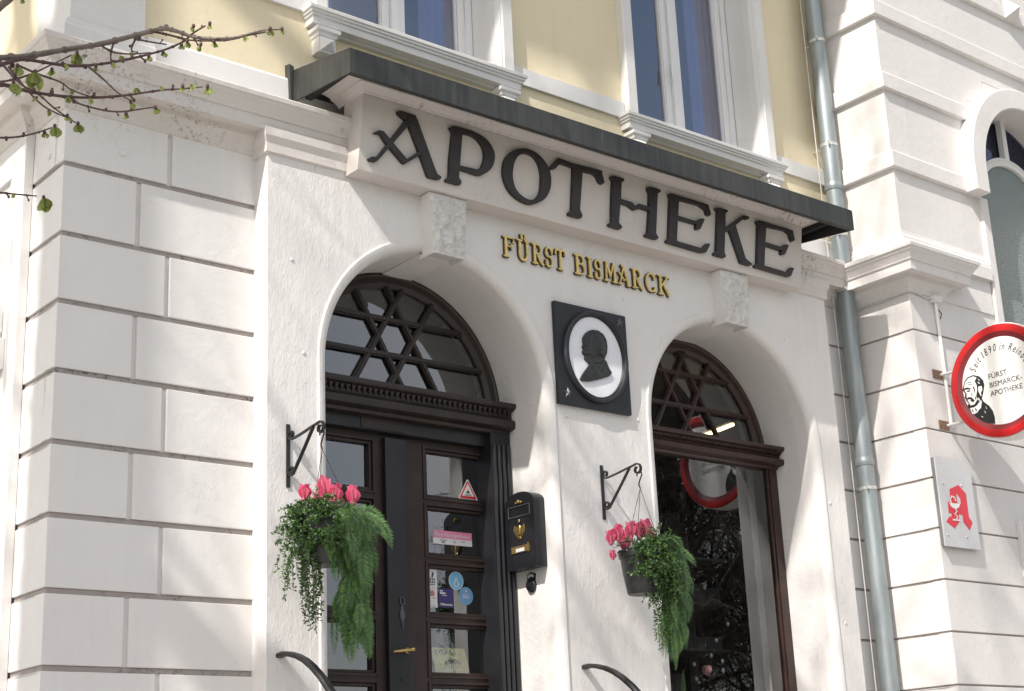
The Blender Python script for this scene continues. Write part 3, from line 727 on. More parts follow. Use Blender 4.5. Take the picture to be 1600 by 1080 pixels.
def transom(cx, zt, x0, x1, mat, parent, teeth, yb=0.44, k=1.0, kz=1.0):
    pr = [(0.0, -0.20), (0.09*k, -0.195), (0.10*k, -0.178), (0.135*k, -0.172), (0.15*k, -0.165), (0.152*k, -0.125), (0.142*k, -0.118), (0.125*k, -0.108), (0.118*k, -0.095), (0.118*k, -0.060), (0.140*k, -0.058), (0.158*k, -0.050), (0.165*k, -0.040), (0.165*k, -0.020), (0.10*k, -0.006), (0.0, 0.0)]
    pr = [(p, z*kz) for p, z in pr]
    m = MB().sweep([(x0, yb+0.04), (x0, yb), (x1, yb), (x1, yb+0.04)] if False else [(x0, yb), (x1, yb)], [(p, zt+z) for p, z in pr])
    for x in (x0, x1): m.prism([(yb-p, zt+z) for p, z in pr], lambda q: (x-0.0005, q[0], q[1]), lambda q: (x+0.0005, q[0], q[1]))
    t = m.build('transom_cornice', mat, parent)
    d = MB(); n = int((x1-x0)/teeth)
    for i in range(n):
        x = x0+0.01+(x1-x0-0.02)*(i+0.5)/n; hw = teeth*0.40; y = yb-0.118*k
        d.v += [(x-hw, y, zt-0.060*kz), (x+hw, y, zt-0.060*kz), (x, y, zt-0.092*kz), (x-hw, y-0.024, zt-0.060*kz), (x+hw, y-0.024, zt-0.060*kz), (x, y-0.006, zt-0.090*kz)]
        b = len(d.v)-6
        d.f += [(b+3, b+5, b+4), (b, b+2, b+5, b+3), (b+1, b+4, b+5, b+2)]
    d.build('tooth_moulding', mat, t)
    return t
DOOR = HOUSE
cx, zs = ARCH[0]
tympanum(cx, zs, 2.432, 2.745, 0.1065, M['wood'], HOUSE)
transom(cx, 2.435, cx-0.748, cx+0.748, M['wood'], HOUSE, 0.037)
cx2, zs2 = ARCH[1]
tympanum(cx2, zs2, 2.445, 2.772, 0.1125, M['redwood'], HOUSE)
transom(cx2, 2.444, cx2-0.748, cx2+0.762, M['redwood'], HOUSE, 0.022, 0.44, 1.12, 0.82)

# double door
dw = MB()
for xa, xb in ((cx-0.748, cx-0.60), (cx+0.60, cx+0.748)):
    dw.box(xa, xb, 0.345, 0.52, GZ+1.4, 2.25)
dw.box(cx-0.60, cx+0.60, 0.40, 0.52, 2.165, 2.25)
DOORF = dw.build('door_frame', M['doorpaint'], HOUSE, bevel=0.003)
for x0 in (cx-0.748, cx+0.60):
    fl = MB()
    for k in range(4):
        x = x0+0.022+0.035*k
        fl.tube([(x, 0.344, GZ+1.55), (x, 0.344, 2.17)], 0.0145, 10)
    fl.build('fluting', M['doorpaint'], DOORF, smooth=True)
def door_leaf(x0, x1, gx0, gx1):
    lf = MB(); y0, y1 = 0.455, 0.51
    lf.box(x0, gx0-0.035, y0, y1, -0.16, 2.165); lf.box(gx1+0.035, x1, y0, y1, -0.16, 2.165)
    tops = [2.10-0.334*k for k in range(6)]; z = 2.165
    rows = []
    for k, t in enumerate(tops):
        lf.box(gx0-0.035, gx1+0.035, y0+0.0005, y1, t+0.03, z)
        b = t-0.248; rows.append((b, t)); z = b-0.03
    lf.box(gx0-0.035, gx1+0.035, y0+0.0005, y1, -0.16, z)
    leaf = lf.build('door_leaf', M['innerwood'], HOUSE, bevel=0.003)
    mo = MB()
    for b, t in rows:
        # stepped moulding round each pane
        for (w0, w1, ya, yb) in ((0.035, 0.018, 0.448, 0.50), (0.018, 0.0, 0.462, 0.50)):
            mo.box(gx0-w0, gx0-w1, ya, yb, b-w0+0.001, t+w0-0.001); mo.box(gx1+w1, gx1+w0, ya, yb, b-w0+0.001, t+w0-0.001)
            mo.box(gx0-w1+0.0004, gx1+w1-0.0004, ya+0.0004, yb, t+w1, t+w0-0.001); mo.box(gx0-w1+0.0004, gx1+w1-0.0004, ya+0.0004, yb, b-w0+0.001, b-w1)
    mo.build('pane_moulding', M['innerwood'], leaf, bevel=0.004)
    for b, t in rows:
        MB().box(gx0-0.005, gx1+0.005, 0.488, 0.492, b-0.005, t+0.005).build('pane', M['glass'], leaf)
    return leaf
LEAFL = door_leaf(cx-0.66, cx-0.002, 4.44, 4.833)
LEAFR = door_leaf(cx+0.002, cx+0.66, 5.234, 5.627)
ast = MB(); ast.box(4.915, 5.055, 0.418, 0.4545, -0.15, 2.14); ast.box(5.06, 5.085, 0.440, 0.4545, -0.15, 2.15)
ast.build('centre_stile', M['doorpaint'], LEAFL, bevel=0.004)
hb = MB(); hb.box(4.74, 5.05, 0.395, 0.40, 2.172, 2.24); hb.build('header_block', M['wood'], DOORF, bevel=0.003)
h = MB()
h.lathe([(0.004, 0), (0.016, 0.001), (0.017, 0.006), (0.012, 0.010), (0.008, 0.02), (0.008, 0.045)], (5.035, 0.418, 0.955), 14, (0, -1, 0))
h.tube([(5.045, 0.372, 0.957), (5.03, 0.370, 0.956), (5.00, 0.368, 0.953), (4.96, 0.368, 0.947), (4.93, 0.369, 0.943), (4.915, 0.370, 0.941)], [0.006, 0.011, 0.0085, 0.0085, 0.007, 0.004], 10)
h.ball((5.042, 0.371, 0.957), 0.012, 10, 8); h.ball((4.916, 0.370, 0.941), 0.007, 8, 6)
h.build('door_handle', M['brass'], LEAFL, smooth=True)
e = MB()
e.ball((5.005, 0.416, 1.15), 0.022, 10, 8, (0.6, 0.4, 1.2)); e.ball((5.005, 0.416, 1.185), 0.014, 8, 6, (0.7, 0.4, 1))
e.ball((5.005, 0.416, 1.118), 0.012, 8, 6, (0.6, 0.4, 1.3))
e.tube([(5.005+0.014*math.cos(t*0.5), 0.412, 1.222+0.022*math.sin(t*0.5)) for t in range(14)], 0.003, 6)
e.tube([(5.005+0.014*math.cos(t*0.5), 0.414, 1.150+0.030*math.sin(t*0.5)) for t in range(14)], 0.003, 6)
e.tube([(5.005, 0.412, 1.105), (5.005, 0.41, 1.085), (5.005, 0.412, 1.07)], [0.004, 0.003, 0.001], 6)
e.build('escutcheon', M['silver'], LEAFL, smooth=True)
k = MB(); k.lathe([(0.002, 0), (0.013, 0.001), (0.012, 0.004), (0.003, 0.004)], (5.005, 0.418, 0.80), 14, (0, -1, 0)); k.build('lock_cover', M['blackmetal'], LEAFL, smooth=True)

# shop window below the second fanlight
sw = MB()
sw.box(cx2-0.748, cx2-0.68, 0.345, 0.50, 0.18, 2.30); sw.box(cx2+0.675, cx2+0.748, 0.345, 0.50, 0.18, 2.30)
sw.box(cx2-0.68, cx2+0.675, 0.40, 0.50, 0.18, 0.26)
SHOPW = sw.build('shop_window', M['redwood'], HOUSE, bevel=0.004)
for xb in (cx2+0.655, cx2-0.68): MB().box(xb, xb+0.02, 0.355, 0.371, 0.26, 2.295).build('inner_bead', M['redwood'], SHOPW, bevel=0.004)
MB().box(cx2-0.679, cx2+0.674, 0.372, 0.378, 0.25, 2.295).build('pane', M['shopglass'], SHOPW)
mb = MB().box(6.65, 8.15, 0.50, 1.05, 0.15, 0.19); mb.box(6.64, 8.16, 0.10, 0.45, 0.05, 0.18)
mb.build('display_shelf', M['trim'], HOUSE)
# solid infill below the shop window and below the door, down to the pavement
MB().box(6.645, 8.145, 0.12, 0.62, GZ, 0.05).build('infill_wall', M['ashlar'], HOUSE)
MB().box(4.27, 5.77, 0.10, 0.62, GZ, -0.18).build('infill_wall', M['ashlar'], HOUSE)
# entrance steps
stp = thing('entrance_steps', 'stone steps rising from the pavement to the double door', 'steps', (5.0, -0.6, GZ))
n = 8; rise = 1.4/n
for i in range(n):
    y1 = 0.10 if i == n-1 else -0.35-0.29*(n-2-i)
    MB().box(4.02, 5.95, -0.35-0.29*(n-1-i) if i < n-1 else -0.36, y1-0.001 if i < n-1 else 0.10, GZ+(0 if i == 0 else rise*i+0.001), GZ+rise*(i+1)).build('step', M['pave'], stp, bevel=0.01)
fill = MB()
for i in range(1, n): fill.box(4.04, 5.93, -0.34-0.29*(n-1-i) if i < n-1 else -0.34, -0.003, GZ+rise*(i-1)+0.002+0.001*0, GZ+rise*i-0.002)
fill.build('step_core', M['pave'], stp)
# vertical conduit nails in the stone
for nm in ((3.144, YA, 3.328),):
    MB().lathe([(0.016, 0), (0.017, 0.006), (0.012, 0.010), (0.001, 0.010)], nm, 14, (0, -1, 0)).build('anchor_cap', M['trim'], HOUSE)
MB().lathe([(0.016, 0), (0.017, 0.006), (0.012, 0.010), (0.001, 0.010)], (XC, 0.30, 3.30), 14, (-1, 0, 0)).build('anchor_cap', M['trim'], HOUSE)
random.seed(5)
for (x, z) in ((4.60, 3.33), (5.55, 3.30), (6.05, 2.62), (6.50, 2.35), (6.45, 3.12), (5.92, 2.30), (4.12, 2.40), (4.05, 2.90), (6.3, 3.4), (8.25, 2.0), (8.28, 1.2), (7.95, 3.1), (5.95, 3.36)):
    MB().ball((x, -0.002, z), 0.010, 8, 5, (1, 0.5, 1)).build('filled_drill_hole', M['panel'], HOUSE, smooth=True)
# ------------------------------------------------------------------ signboard, letters, canopy
def lean_y(z, y0=-0.124): return y0-0.153*(z-3.453)
SIGN = thing('signboard', 'long white leaning signboard with large black antique capitals under a metal canopy', 'sign', (4.39, 0, 3.453))
mb = MB().prism([(0.0, 3.453), (-0.124, 3.453), (-0.200, 3.950), (0.0, 3.950)], lambda p: (4.39, p[0]+0.0, p[1]), lambda p: (8.025, p[0], p[1]))
mb.build('board', M['signboard'], SIGN, bevel=0.003)
cv = [(0.0, 3.880), (0.008, 3.882), (0.012, 3.891), (0.040, 3.910), (0.055, 3.915), (0.058, 3.927), (0.095, 3.937), (0.12, 3.940), (0.16, 3.944), (0.185, 3.947), (0.187, 3.954), (0.0, 3.954)]
MB().sweep([(4.392, 0.05), (4.392, -0.197), (8.023, -0.197), (8.023, 0.05)], cv).build('cove_moulding', M['cornice'], SIGN)
def smooth_loop(l, lim=38):
    n = len(l); P = [Vector(p) for p in l]; out = []
    def soft(i):
        a = P[i]-P[i-1]; b = P[(i+1) % n]-P[i]
        return a.angle(b) < R_(lim)
    fl = [soft(i) for i in range(n)]
    for i in range(n):
        p0, p1, p2, p3 = P[i-1], P[i], P[(i+1) % n], P[(i+2) % n]
        out.append(p1)
        if fl[i] and fl[(i+1) % n] and (p2-p1).length > 0.02:
            for u in (0.25, 0.5, 0.75): out.append(0.5*((2*p1)+(-p0+p2)*u+(2*p0-5*p1+4*p2-p3)*u*u+(-p0+3*p1-3*p2+p3)*u**3))
    return [(p.x, p.y) for p in out]
for nm, loops in LET.items():
    mb = MB()
    pl = [smooth_loop([(x/1000, z/1000) for x, z in l]) for l in loops]
    if nm in ('P', 'O'): groups = [pl]
    else: groups = [[l] for l in pl]
    for gi, gset in enumerate(groups):
        dy = 0.0008*gi
        mb.prism(gset, lambda p: (p[0], lean_y(p[1], -0.148)-dy, p[1]), lambda p: (p[0], lean_y(p[1], -0.123), p[1]))
    mb.build('letter', M['letter'], SIGN, bevel=0.0035)
CAN = thing('entrance_canopy', 'dark weathered sheet metal canopy roof over the lettered signboard', 'canopy', (4.15, 0.0, 3.85))
cx0, cx1, cyf = 4.140, 8.272, -0.440
mb = MB()
mb.box(cx0, cx1, cyf, cyf+0.012, 3.829, 3.968)
mb.box(cx0+0.012, cx1-0.012, cyf+0.012, cyf+0.035, 3.829, 3.837)
for x0, x1 in ((cx0, cx0+0.012), (cx1-0.012, cx1)):
    mb.hexa([(x0, cyf+0.0125, 3.829), (x1, cyf+0.0125, 3.829), (x1, YU, 3.895), (x0, YU, 3.895), (x0, cyf+0.0125, 3.968), (x1, cyf+0.0125, 3.968), (x1, YU, 4.085), (x0, YU, 4.085)])
mb.build('fascia', M['fascia'], CAN)
mb = MB()
mb.hexa([(cx0+0.002, cyf+0.004, 3.969), (cx1-0.002, cyf+0.004, 3.969), (cx1-0.002, YU, 4.086), (cx0+0.002, YU, 4.086), (cx0+0.002, cyf+0.004, 3.975), (cx1-0.002, cyf+0.004, 3.975), (cx1-0.002, YU, 4.092), (cx0+0.002, YU, 4.092)])
mb.build('roof_sheet', M['fascia'], CAN)
mb = MB(); mb.box(cx0+0.013, cx1-0.013, cyf+0.013, YU-0.002, 3.955, 3.966)
for x in (4.22, 8.2): mb.box(x-0.02, x+0.02, cyf+0.02, 0.1, 3.91, 3.954)
mb.build('soffit_board', M['soffit'], CAN)
mb = MB(); mb.hexa([(cx0-0.02, YU-0.05, 3.88), (cx0, YU-0.05, 3.88), (cx0, YU, 3.87), (cx0-0.02, YU, 3.87), (cx0-0.028, YU-0.05, 4.11), (cx0, YU-0.05, 4.10), (cx0, YU, 4.115), (cx0-0.028, YU, 4.12)])
mb.build('flashing', M['fascia'], CAN)
mb = MB(); mb.lathe([(0.03, 0), (0.028, 0.02), (0.02, 0.03), (0.001, 0.032)], (8.12, -0.30, 3.97), 14, (0, 0, -1)); mb.build('soffit_lamp', M['greypaint'], CAN, smooth=True)

# ------------------------------------------------------------------ gilded lettering
LETTERS = thing('gilded_lettering', 'row of small gold capitals on the plaster between the keystones', 'lettering', (5.48, 0, 3.21))
def arcp(cx, cy, rx, ry, a0, a1, n=10): return [(cx+rx*math.cos(R_(a0+(a1-a0)*k/n)), cy+ry*math.sin(R_(a0+(a1-a0)*k/n))) for k in range(n+1)]
GL = {  # strokes in a unit box: (width factor, polyline)
 'F': [(1.25, [(.2, 0), (.2, 1)]), (.8, [(.02, 1), (.95, 1), (.92, .78)]), (.7, [(.2, .55), (.72, .52)]), (.7, [(.02, 0), (.42, 0)]), (.7, [(.72, .66), (.72, .42)])],
 'Ü': [(1.25, [(.2, 1), (.2, .35)]+arcp(.5, .33, .30, .33, 180, 360)+[(.8, 1)]), (.7, [(.02, 1), (.38, 1)]), (.7, [(.64, 1), (.96, 1)]), (.8, [(.40, 1.10), (.36, 1.30)]), (.8, [(.60, 1.10), (.66, 1.30)])],
 'R': [(1.25, [(.2, 0), (.2, 1)]), (.8, [(.02, 1), (.5, 1)]+arcp(.5, .76, .32, .24, 90, -90)+[(.2, .5)]), (1.1, [(.45, .5), (.75, .12), (.98, 0)]), (.7, [(.02, 0), (.42, 0)])],
 'S': [(1.0, arcp(.5, .74, .36, .26, 20, 250)+arcp(.5, .26, .38, .27, 80, -160)), (.6, [(.84, .95), (.84, .7)]), (.6, [(.14, .05), (.14, .3)])],
 'T': [(1.25, [(.5, 0), (.5, 1)]), (.85, [(.02, .8), (.06, 1), (.94, 1), (.98, .8)]), (.7, [(.3, 0), (.7, 0)])],
 'B': [(1.25, [(.2, 0), (.2, 1)]), (.8, [(.02, 1), (.5, 1)]+arcp(.5, .77, .28, .23, 90, -90)+[(.2, .54)]), (.8, [(.5, .54)]+arcp(.52, .27, .36, .27, 90, -90)+[(.02, 0)])],
 'I': [(1.25, [(.5, 0), (.5, 1)]), (.7, [(.1, 1), (.9, 1)]), (.7, [(.1, 0), (.9, 0)])],
 'M': [(.8, [(.16, 0), (.2, 1)]), (1.2, [(.2, 1), (.5, .3)]), (.7, [(.5, .3), (.8, 1)]), (1.2, [(.8, 1), (.86, 0)]), (.7, [(.02, 0), (.3, 0)]), (.7, [(.7, 0), (1, 0)])],
 'A': [(.7, [(.10, 0), (.46, .92)]), (1.25, [(.36, 1.02), (.48, .98), (.88, 0)]), (.7, [(.06, .62), (.5, .22), (.74, .36)]), (.7, [(.0, 0), (.22, .02)]), (.7, [(.74, 0), (1, 0)])],
 'C': [(1.05, arcp(.56, .5, .46, .5, 50, 310, 14)), (.7, [(.88, .98), (.86, .74)]), (.7, [(.88, .03), (.86, .24)])],
 'K': [(1.25, [(.2, 0), (.2, 1)]), (.75, [(.22, .42), (.85, 1)]), (1.15, [(.42, .58), (.92, 0)]), (.7, [(.02, 0), (.4, 0)]), (.7, [(.02, 1), (.4, 1)]), (.7, [(.68, 1), (1, 1)])]}
def ribbon(mb, pts, w, y0, y1):
    P = [Vector(p) for p in pts]; n = len(P); L = []; Rr = []
    for k in range(n):
        d = (P[min(k+1, n-1)]-P[max(k-1, 0)]).normalized(); nn = Vector((-d.y, d.x))
        e = d*(w*0.5 if k == n-1 else (-w*0.5 if k == 0 else 0))
        L.append(P[k]+nn*w/2+e); Rr.append(P[k]-nn*w/2+e)
    poly = L+Rr[::-1]
    i = len(mb.v)
    for y in (y0, y1): mb.v += [(p.x, y, p.y) for p in L]+[(p.x, y, p.y) for p in Rr]
    for k in range(n-1):
        mb.f.append((i+k, i+n+k, i+n+k+1, i+k+1))
        mb.f.append((i+k, i+k+1, i+2*n+k+1, i+2*n+k)); mb.f.append((i+n+k, i+3*n+k, i+3*n+k+1, i+n+k+1))
    mb.f.append((i, i+2*n, i+3*n, i+n)); mb.f.append((i+n-1, i+2*n-1, i+4*n-1, i+3*n-1))
gx = [('F', 5.479, 5.568), ('Ü', 5.580, 5.688), ('R', 5.699, 5.79), ('S', 5.797, 5.870), ('T', 5.880, 5.968), ('B', 6.037, 6.133), ('I', 6.141, 6.185), ('S', 6.196, 6.265), ('M', 6.274, 6.39), ('A', 6.395, 6.505), ('R', 6.517, 6.61), ('C', 6.628, 6.731), ('K', 6.742, 6.854)]
for ch, a, b in gx:
    g_, bk = MB(), MB(); w = b-a
    for si, (wf, pl) in enumerate(GL[ch]):
        pts = [(a+w*(0.06+0.88*u), 3.210+0.120*v) for u, v in pl]
        ribbon(g_, pts, 0.0108*wf, -0.024-0.0006*si, -0.0145)
        ribbon(bk, pts, 0.0108*wf+0.005, -0.0142-0.0006*si, -0.001)
    o = g_.build('letter', M['gold'], LETTERS)
    bk.build('backing', M['goldback'], o)

# ------------------------------------------------------------------ relief medallion
MED = thing('portrait_medallion', 'black square plaque with white oval and dark bronze profile bust, two silver stars', 'plaque', (6.13, 0, 2.36))
mb = MB().box(5.845, 6.426, -0.030, -0.002, 2.362, 2.995); mb.build('plaque', M['plate'], MED, bevel=0.005)
ocx, ocz = 6.151, 2.688
def ell(rx, rz, n=56): return [(ocx+rx*math.cos(2*math.pi*k/n), ocz+rz*math.sin(2*math.pi*k/n)) for k in range(n)]
mb = MB(); prof = [(0.040, -0.029), (0.038, -0.046), (0.026, -0.056), (0.010, -0.056), (0.0, -0.048), (-0.006, -0.044), (-0.012, -0.046), (-0.018, -0.038), (-0.018, -0.029)]
n = 64
for k in range(n):
    a = 2*math.pi*k/n
    for p, y in prof: mb.v.append((ocx+(0.231+p*0.75)*math.cos(a), y, ocz+(0.262+p*0.65)*math.sin(a)))
q = len(prof)
for k in range(n):
    for j in range(q-1):
        a = k*q+j; b = ((k+1) % n)*q+j; mb.f.append((a, b, b+1, a+1))
mb.build('oval_frame', M['plate'], MED, smooth=True, ang=50)
MB().prism(ell(0.2185, 0.2515), lambda p: (p[0], -0.034, p[1]), lambda p: (p[0], -0.0295, p[1])).build('oval_field', M['white_enamel'], MED)
bu = [(x/1000, z/1000) for x, z in BUST]
def bust(parent):
    # relief: outline swelling towards its middle
    cxx = sum(p[0] for p in bu)/len(bu); czz = sum(p[1] for p in bu)/len(bu)
    mb = MB().prism(bu, lambda p: (p[0], -0.046, p[1]), lambda p: (p[0], -0.0335, p[1]))
    o = mb.build('bust_relief', M['bronze'], parent, bevel=0.0025)
    d = MB()
    d.ball((6.165, -0.044, 2.765), 0.070, 16, 10, (1, 0.16, 1.1))
    d.ball((6.120, -0.045, 2.712), 0.034, 12, 8, (1, 0.22, 1.2))
    d.ball((6.188, -0.052, 2.715), 0.015, 10, 8, (0.7, 0.6, 1.5))
    d.ball((6.074, -0.047, 2.697), 0.020, 10, 8, (1.2, 0.35, 0.55))
    d.ball((6.068, -0.048, 2.747), 0.011, 8, 6, (1.4, 0.4, 0.5))
    d.ball((6.052, -0.047, 2.722), 0.008, 8, 6, (1, 0.5, 1.3))
    d.tube([(6.105, -0.046, 2.632), (6.12, -0.048, 2.600), (6.145, -0.047, 2.570)], [0.003, 0.004, 0.002], 8)
    d.tube([(6.215, -0.046, 2.668), (6.185, -0.048, 2.63), (6.145, -0.047, 2.575)], [0.003, 0.0045, 0.002], 8)
    d.tube([(6.105, -0.045, 2.640), (6.155, -0.047, 2.652), (6.212, -0.046, 2.668)], [0.002, 0.0035, 0.002], 8)
    d.ball((6.13, -0.043, 2.58), 0.05, 12, 8, (1.3, 0.10, 0.7)); d.ball((6.20, -0.043, 2.61), 0.04, 12, 8, (1, 0.10, 0.9))
    d.build('relief_detail', M['bronze'], o, smooth=True)
bust(MED)
for sx, sz in ((5.915, 2.432), (6.372, 2.945)):
    mb = MB(); n = 5
    o0 = [(sx+(0.034 if k % 2 == 0 else 0.014)*math.sin(math.pi*k/5), sz+(0.034 if k % 2 == 0 else 0.014)*math.cos(math.pi*k/5)) for k in range(10)]
    for k in range(10):
        a, b = o0[k], o0[(k+1) % 10]; mb.tri((a[0], -0.0305, a[1]), (b[0], -0.0305, b[1]), (sx, -0.045, sz))
    mb.build('star', M['silver'], MED)

# ------------------------------------------------------------------ wing (projecting right part)
WING = thing('projecting_wing', 'white banded wing right of the drainpipe with an arched frosted window', 'building', (XW, YW, GZ))
mb = MB()
for k in range(len(JZ)-1):
    zt, zb = JZ[k]-0.0065, max(JZ[k+1]+0.0065, GZ)
    if zt <= zb: continue
    if k == 0: zt = 3.50
    x1 = 9.83 if zt > 3.15 else 13.0
    mb.box(XW, x1, YW, YW+0.10, zb, zt)
    mb.box(XW, XW+0.10, YW+0.10, YA-0.001, zb, zt)
mb.build('ashlar_blocks', M['wing'], WING, bevel=0.004)
mb = MB(); mb.box(XW+0.012, 9.825, YW+0.012, 0.5, GZ, 3.5); mb.box(9.825, 13, YW+0.012, 0.5, GZ, 2.82); mb.box(9.825, 13, 0.45, 0.5, 2.82, 3.5); mb.box(9.78, 9.82, YW+0.012, 0.5, 2.82, 5.5)
mb.box(11.2, 13.0, YW+0.011, 0.5, 2.82, 5.5)
mb.build('wall_core', M['groove'], WING)
mb = MB(); mb.box(11.18, 13.0, YW+0.001, YW+0.1, 2.82, 5.46); mb.build('right_wall', M['wing'], WING)
wp = [(XW, YA), (XW, YW), (9.20, YW), (9.20, YW+0.02)]
MB().sweep(wp, [(p, z-0.018) for p, z in CORN], 0, 3).build('cornice', M['wing'], WING)
# band continuing to the window at cornice height
mb = MB(); mb.sweep([(9.15, YW), (9.82, YW)], [(0.0, 3.478), (0.012, 3.480), (0.012, 3.735), (0.030, 3.740), (0.034, 3.752), (0.012, 3.762), (0.0, 3.80)])
mb.build('string_course', M['wing'], WING)
mb = MB(); mb.sweep([(XW, YA), (XW, YW), (9.82, YW)], [(0.045, 3.74), (0.045, 3.835), (0.040, 3.842), (0.038, 3.862), (0.022, 3.880), (0.020, 3.900), (0.004, 3.925), (0.0, 3.95)], 0, 2)
mb.build('plinth', M['wing'], WING)
BL = [4.423, 5.052, 5.650, 6.175, 6.75, 7.3]
def band_prof(z0, z1, lines):
    pr = [(0.0, z0)]
    for b in lines:
        if z0 < b < z1: pr += [(0.0, b), (0.030, b+0.001), (0.034, b+0.006), (0.034, b+0.118), (0.026, b+0.130), (0.0, b+0.136)]
    return pr+[(0.0, z1)]
mb = MB(); mb.sweep([(XW, YA), (XW, YW), (9.80, YW)], band_prof(3.94, 5.49, BL), 0, 2)
mb.sweep([(9.80, YW), (9.88, YW)], band_prof(5.04, 5.49, BL)); mb.sweep([(9.88, YW), (10.12, YW)], band_prof(5.26, 5.49, BL))
mb.sweep([(XW, YA), (XW, YW), (13.0, YW)], band_prof(5.49, 9.56, BL), 0, 2)
mb.build('banded_wall', M['wing'], WING)
wc, wzs, wR = 10.48, 4.62, 0.65
mb = MB()
o = outline(wc, wzs, 0.70, wzs)
for a, b in zip(o[2:-3], o[3:-2]): mb.quad((a[0], YW+0.002, a[1]), (b[0], YW+0.002, b[1]), (b[0], YW+0.002, 5.492), (a[0], YW+0.002, 5.492))
mb.quad((9.80, YW+0.002, 3.48), (9.84, YW+0.002, 3.48), (9.84, YW+0.002, 5.492), (9.80, YW+0.002, 5.492))
mb.quad((11.12, YW+0.002, 2.8), (11.20, YW+0.002, 2.8), (11.20, YW+0.002, 5.492), (11.12, YW+0.002, 5.492))
mb.build('spandrel', M['wing'], WING)
# hood surround, proud of the wall, with incised voussoir lines on its outer side
prof = [(0.17, 0.02), (0.17, -0.120), (0.162, -0.126), (0.010, -0.126), (0.0, -0.118), (0.0, 0.16)]
oo = None; mb = MB(); seg = 64
rows = []
path = [(wc-wR*math.cos(math.pi*k/seg), wzs+wR*math.sin(math.pi*k/seg), math.pi*k/seg) for k in range(seg+1)]
def srow(r_off, y, k):
    a = math.pi*k/seg
    return (wc-(wR+r_off)*math.cos(a), YW+y, wzs+(wR+r_off)*math.sin(a))
for k in range(seg+1):
    for p, y in prof: mb.v.append(srow(p, y, k))
q = len(prof)
for k in range(seg):
    for j in range(q-1):
        a = k*q+j; mb.f.append((a, a+q, a+q+1, a+1))
for s_ in (-1, 1):   # stilted legs down to the impost
    for j in range(q-1):
        (p0, y0), (p1, y1) = prof[j], prof[j+1]
        mb.quad((wc+s_*(wR+p0), YW+y0, 4.423), (wc+s_*(wR+p1), YW+y1, 4.423), (wc+s_*(wR+p1), YW+y1, wzs), (wc+s_*(wR+p0), YW+y0, wzs))
    mb.quad((wc+s_*wR, YW-0.126, 4.423), (wc+s_*(wR+0.17), YW-0.126, 4.423), (wc+s_*(wR+0.17), YW+0.02, 4.423), (wc+s_*wR, YW+0.02, 4.423))
hood = mb.build('window_surround', M['wing'], WING)
mb = MB()
for k in range(3, 16, 4):
    a = math.pi*k/seg; r = wR+0.1705
    mb.obox((wc-r*math.cos(a), YW-0.055, wzs+r*math.sin(a)), (0.0012*math.cos(a), 0, -0.0012*math.sin(a)), (0.002*math.sin(a), 0, 0.002*math.cos(a)), (0, 0.05, 0))
for z in (4.47, 4.55): mb.box(wc-wR-0.1715, wc-wR-0.1695, YW-0.10, YW-0.01, z, z+0.004)
mb.build('incised_lines', M['groove'], hood)
mb = MB()
for s_ in (-1, 1):
    x0, x1 = sorted((wc+s_*0.56, wc+s_*0.645))
    mb.box(x0, x1, YW-0.030, YW+0.16, 2.83, 4.422)
mb.box(wc-0.66, wc+0.66, YW-0.05, YW+0.14, 2.80, 2.84)
mb.build('window_jamb', M['wing'], WING, bevel=0.004)
# frame, round headed sash and frosted panes
f = MB(); yf = YW+0.085
for s_ in (-1, 1):
    x0, x1 = sorted((wc+s_*0.46, wc+s_*0.525)); f.box(x0, x1, yf, yf+0.06, 2.84, 4.42)
f.box(wc-0.46, wc+0.46, yf+0.001, yf+0.06, 3.36, 3.42); f.box(wc-0.56, wc+0.56, yf-0.012, yf+0.05, 3.415, 3.435)
sg = 32; b = len(f.v)
fp = [(0.0, 0.06), (0.0, 0.0), (-0.018, -0.008), (-0.030, 0.004), (-0.065, 0.004), (-0.065, 0.06)]
for k in range(sg+1):
    a = math.pi*k/sg
    for p, y in fp: f.v.append((wc-(0.525+p)*math.cos(a), yf+y, 4.42+(0.525+p)*math.sin(a)*0.98))
for k in range(sg):
    for j in range(5): 
        a = b+k*6+j; f.f.append((a, a+6, a+7, a+1))
f.box(wc-0.028, wc+0.028, yf, yf+0.05, 4.93, 5.28)
f.box(wc-0.56, wc-0.525, yf-0.02, yf+0.05, 4.40, 4.44)
wf = f.build('window', M['trim'], WING)
MB().box(wc-0.47, wc+0.47, yf+0.03, yf+0.036, 3.42, 4.42).prism([(wc-0.47*math.cos(math.pi*k/24), 4.42+0.46*math.sin(math.pi*k/24)) for k in range(25)], lambda p: (p[0], yf+0.03, p[1]), lambda p: (p[0], yf+0.036, p[1])).build('frosted_pane', M['obscure'], wf)
MB().box(wc-0.47, wc+0.47, yf+0.03, yf+0.036, 2.84, 3.36).build('frosted_pane', M['obscure'], wf)
MB().prism([(wc-0.66*math.cos(math.pi*k/24), 4.60+0.66*math.sin(math.pi*k/24)) for k in range(25)], lambda p: (p[0], yf+0.055, p[1]), lambda p: (p[0], yf+0.058, p[1])).build('dark_pane', M['skyglass'], wf)
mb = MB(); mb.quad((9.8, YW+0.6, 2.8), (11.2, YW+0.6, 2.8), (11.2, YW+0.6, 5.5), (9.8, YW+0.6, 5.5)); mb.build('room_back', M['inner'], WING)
mb = MB(); mb.box(XW+0.02, 13.0, 0.5, 9.0, 3.52, 9.56); mb.box(12.0, 13.0, 0.5, 9.0, GZ, 3.51); mb.box(9.0, 13.0, -0.3, 0.49, 5.6, 9.56); mb.build('wing_mass', M['wing'], WING)
MB().box(8.802, 13.3, -1.49, 9.6, 9.571, 9.80).build('roof', M['roof'], WING)
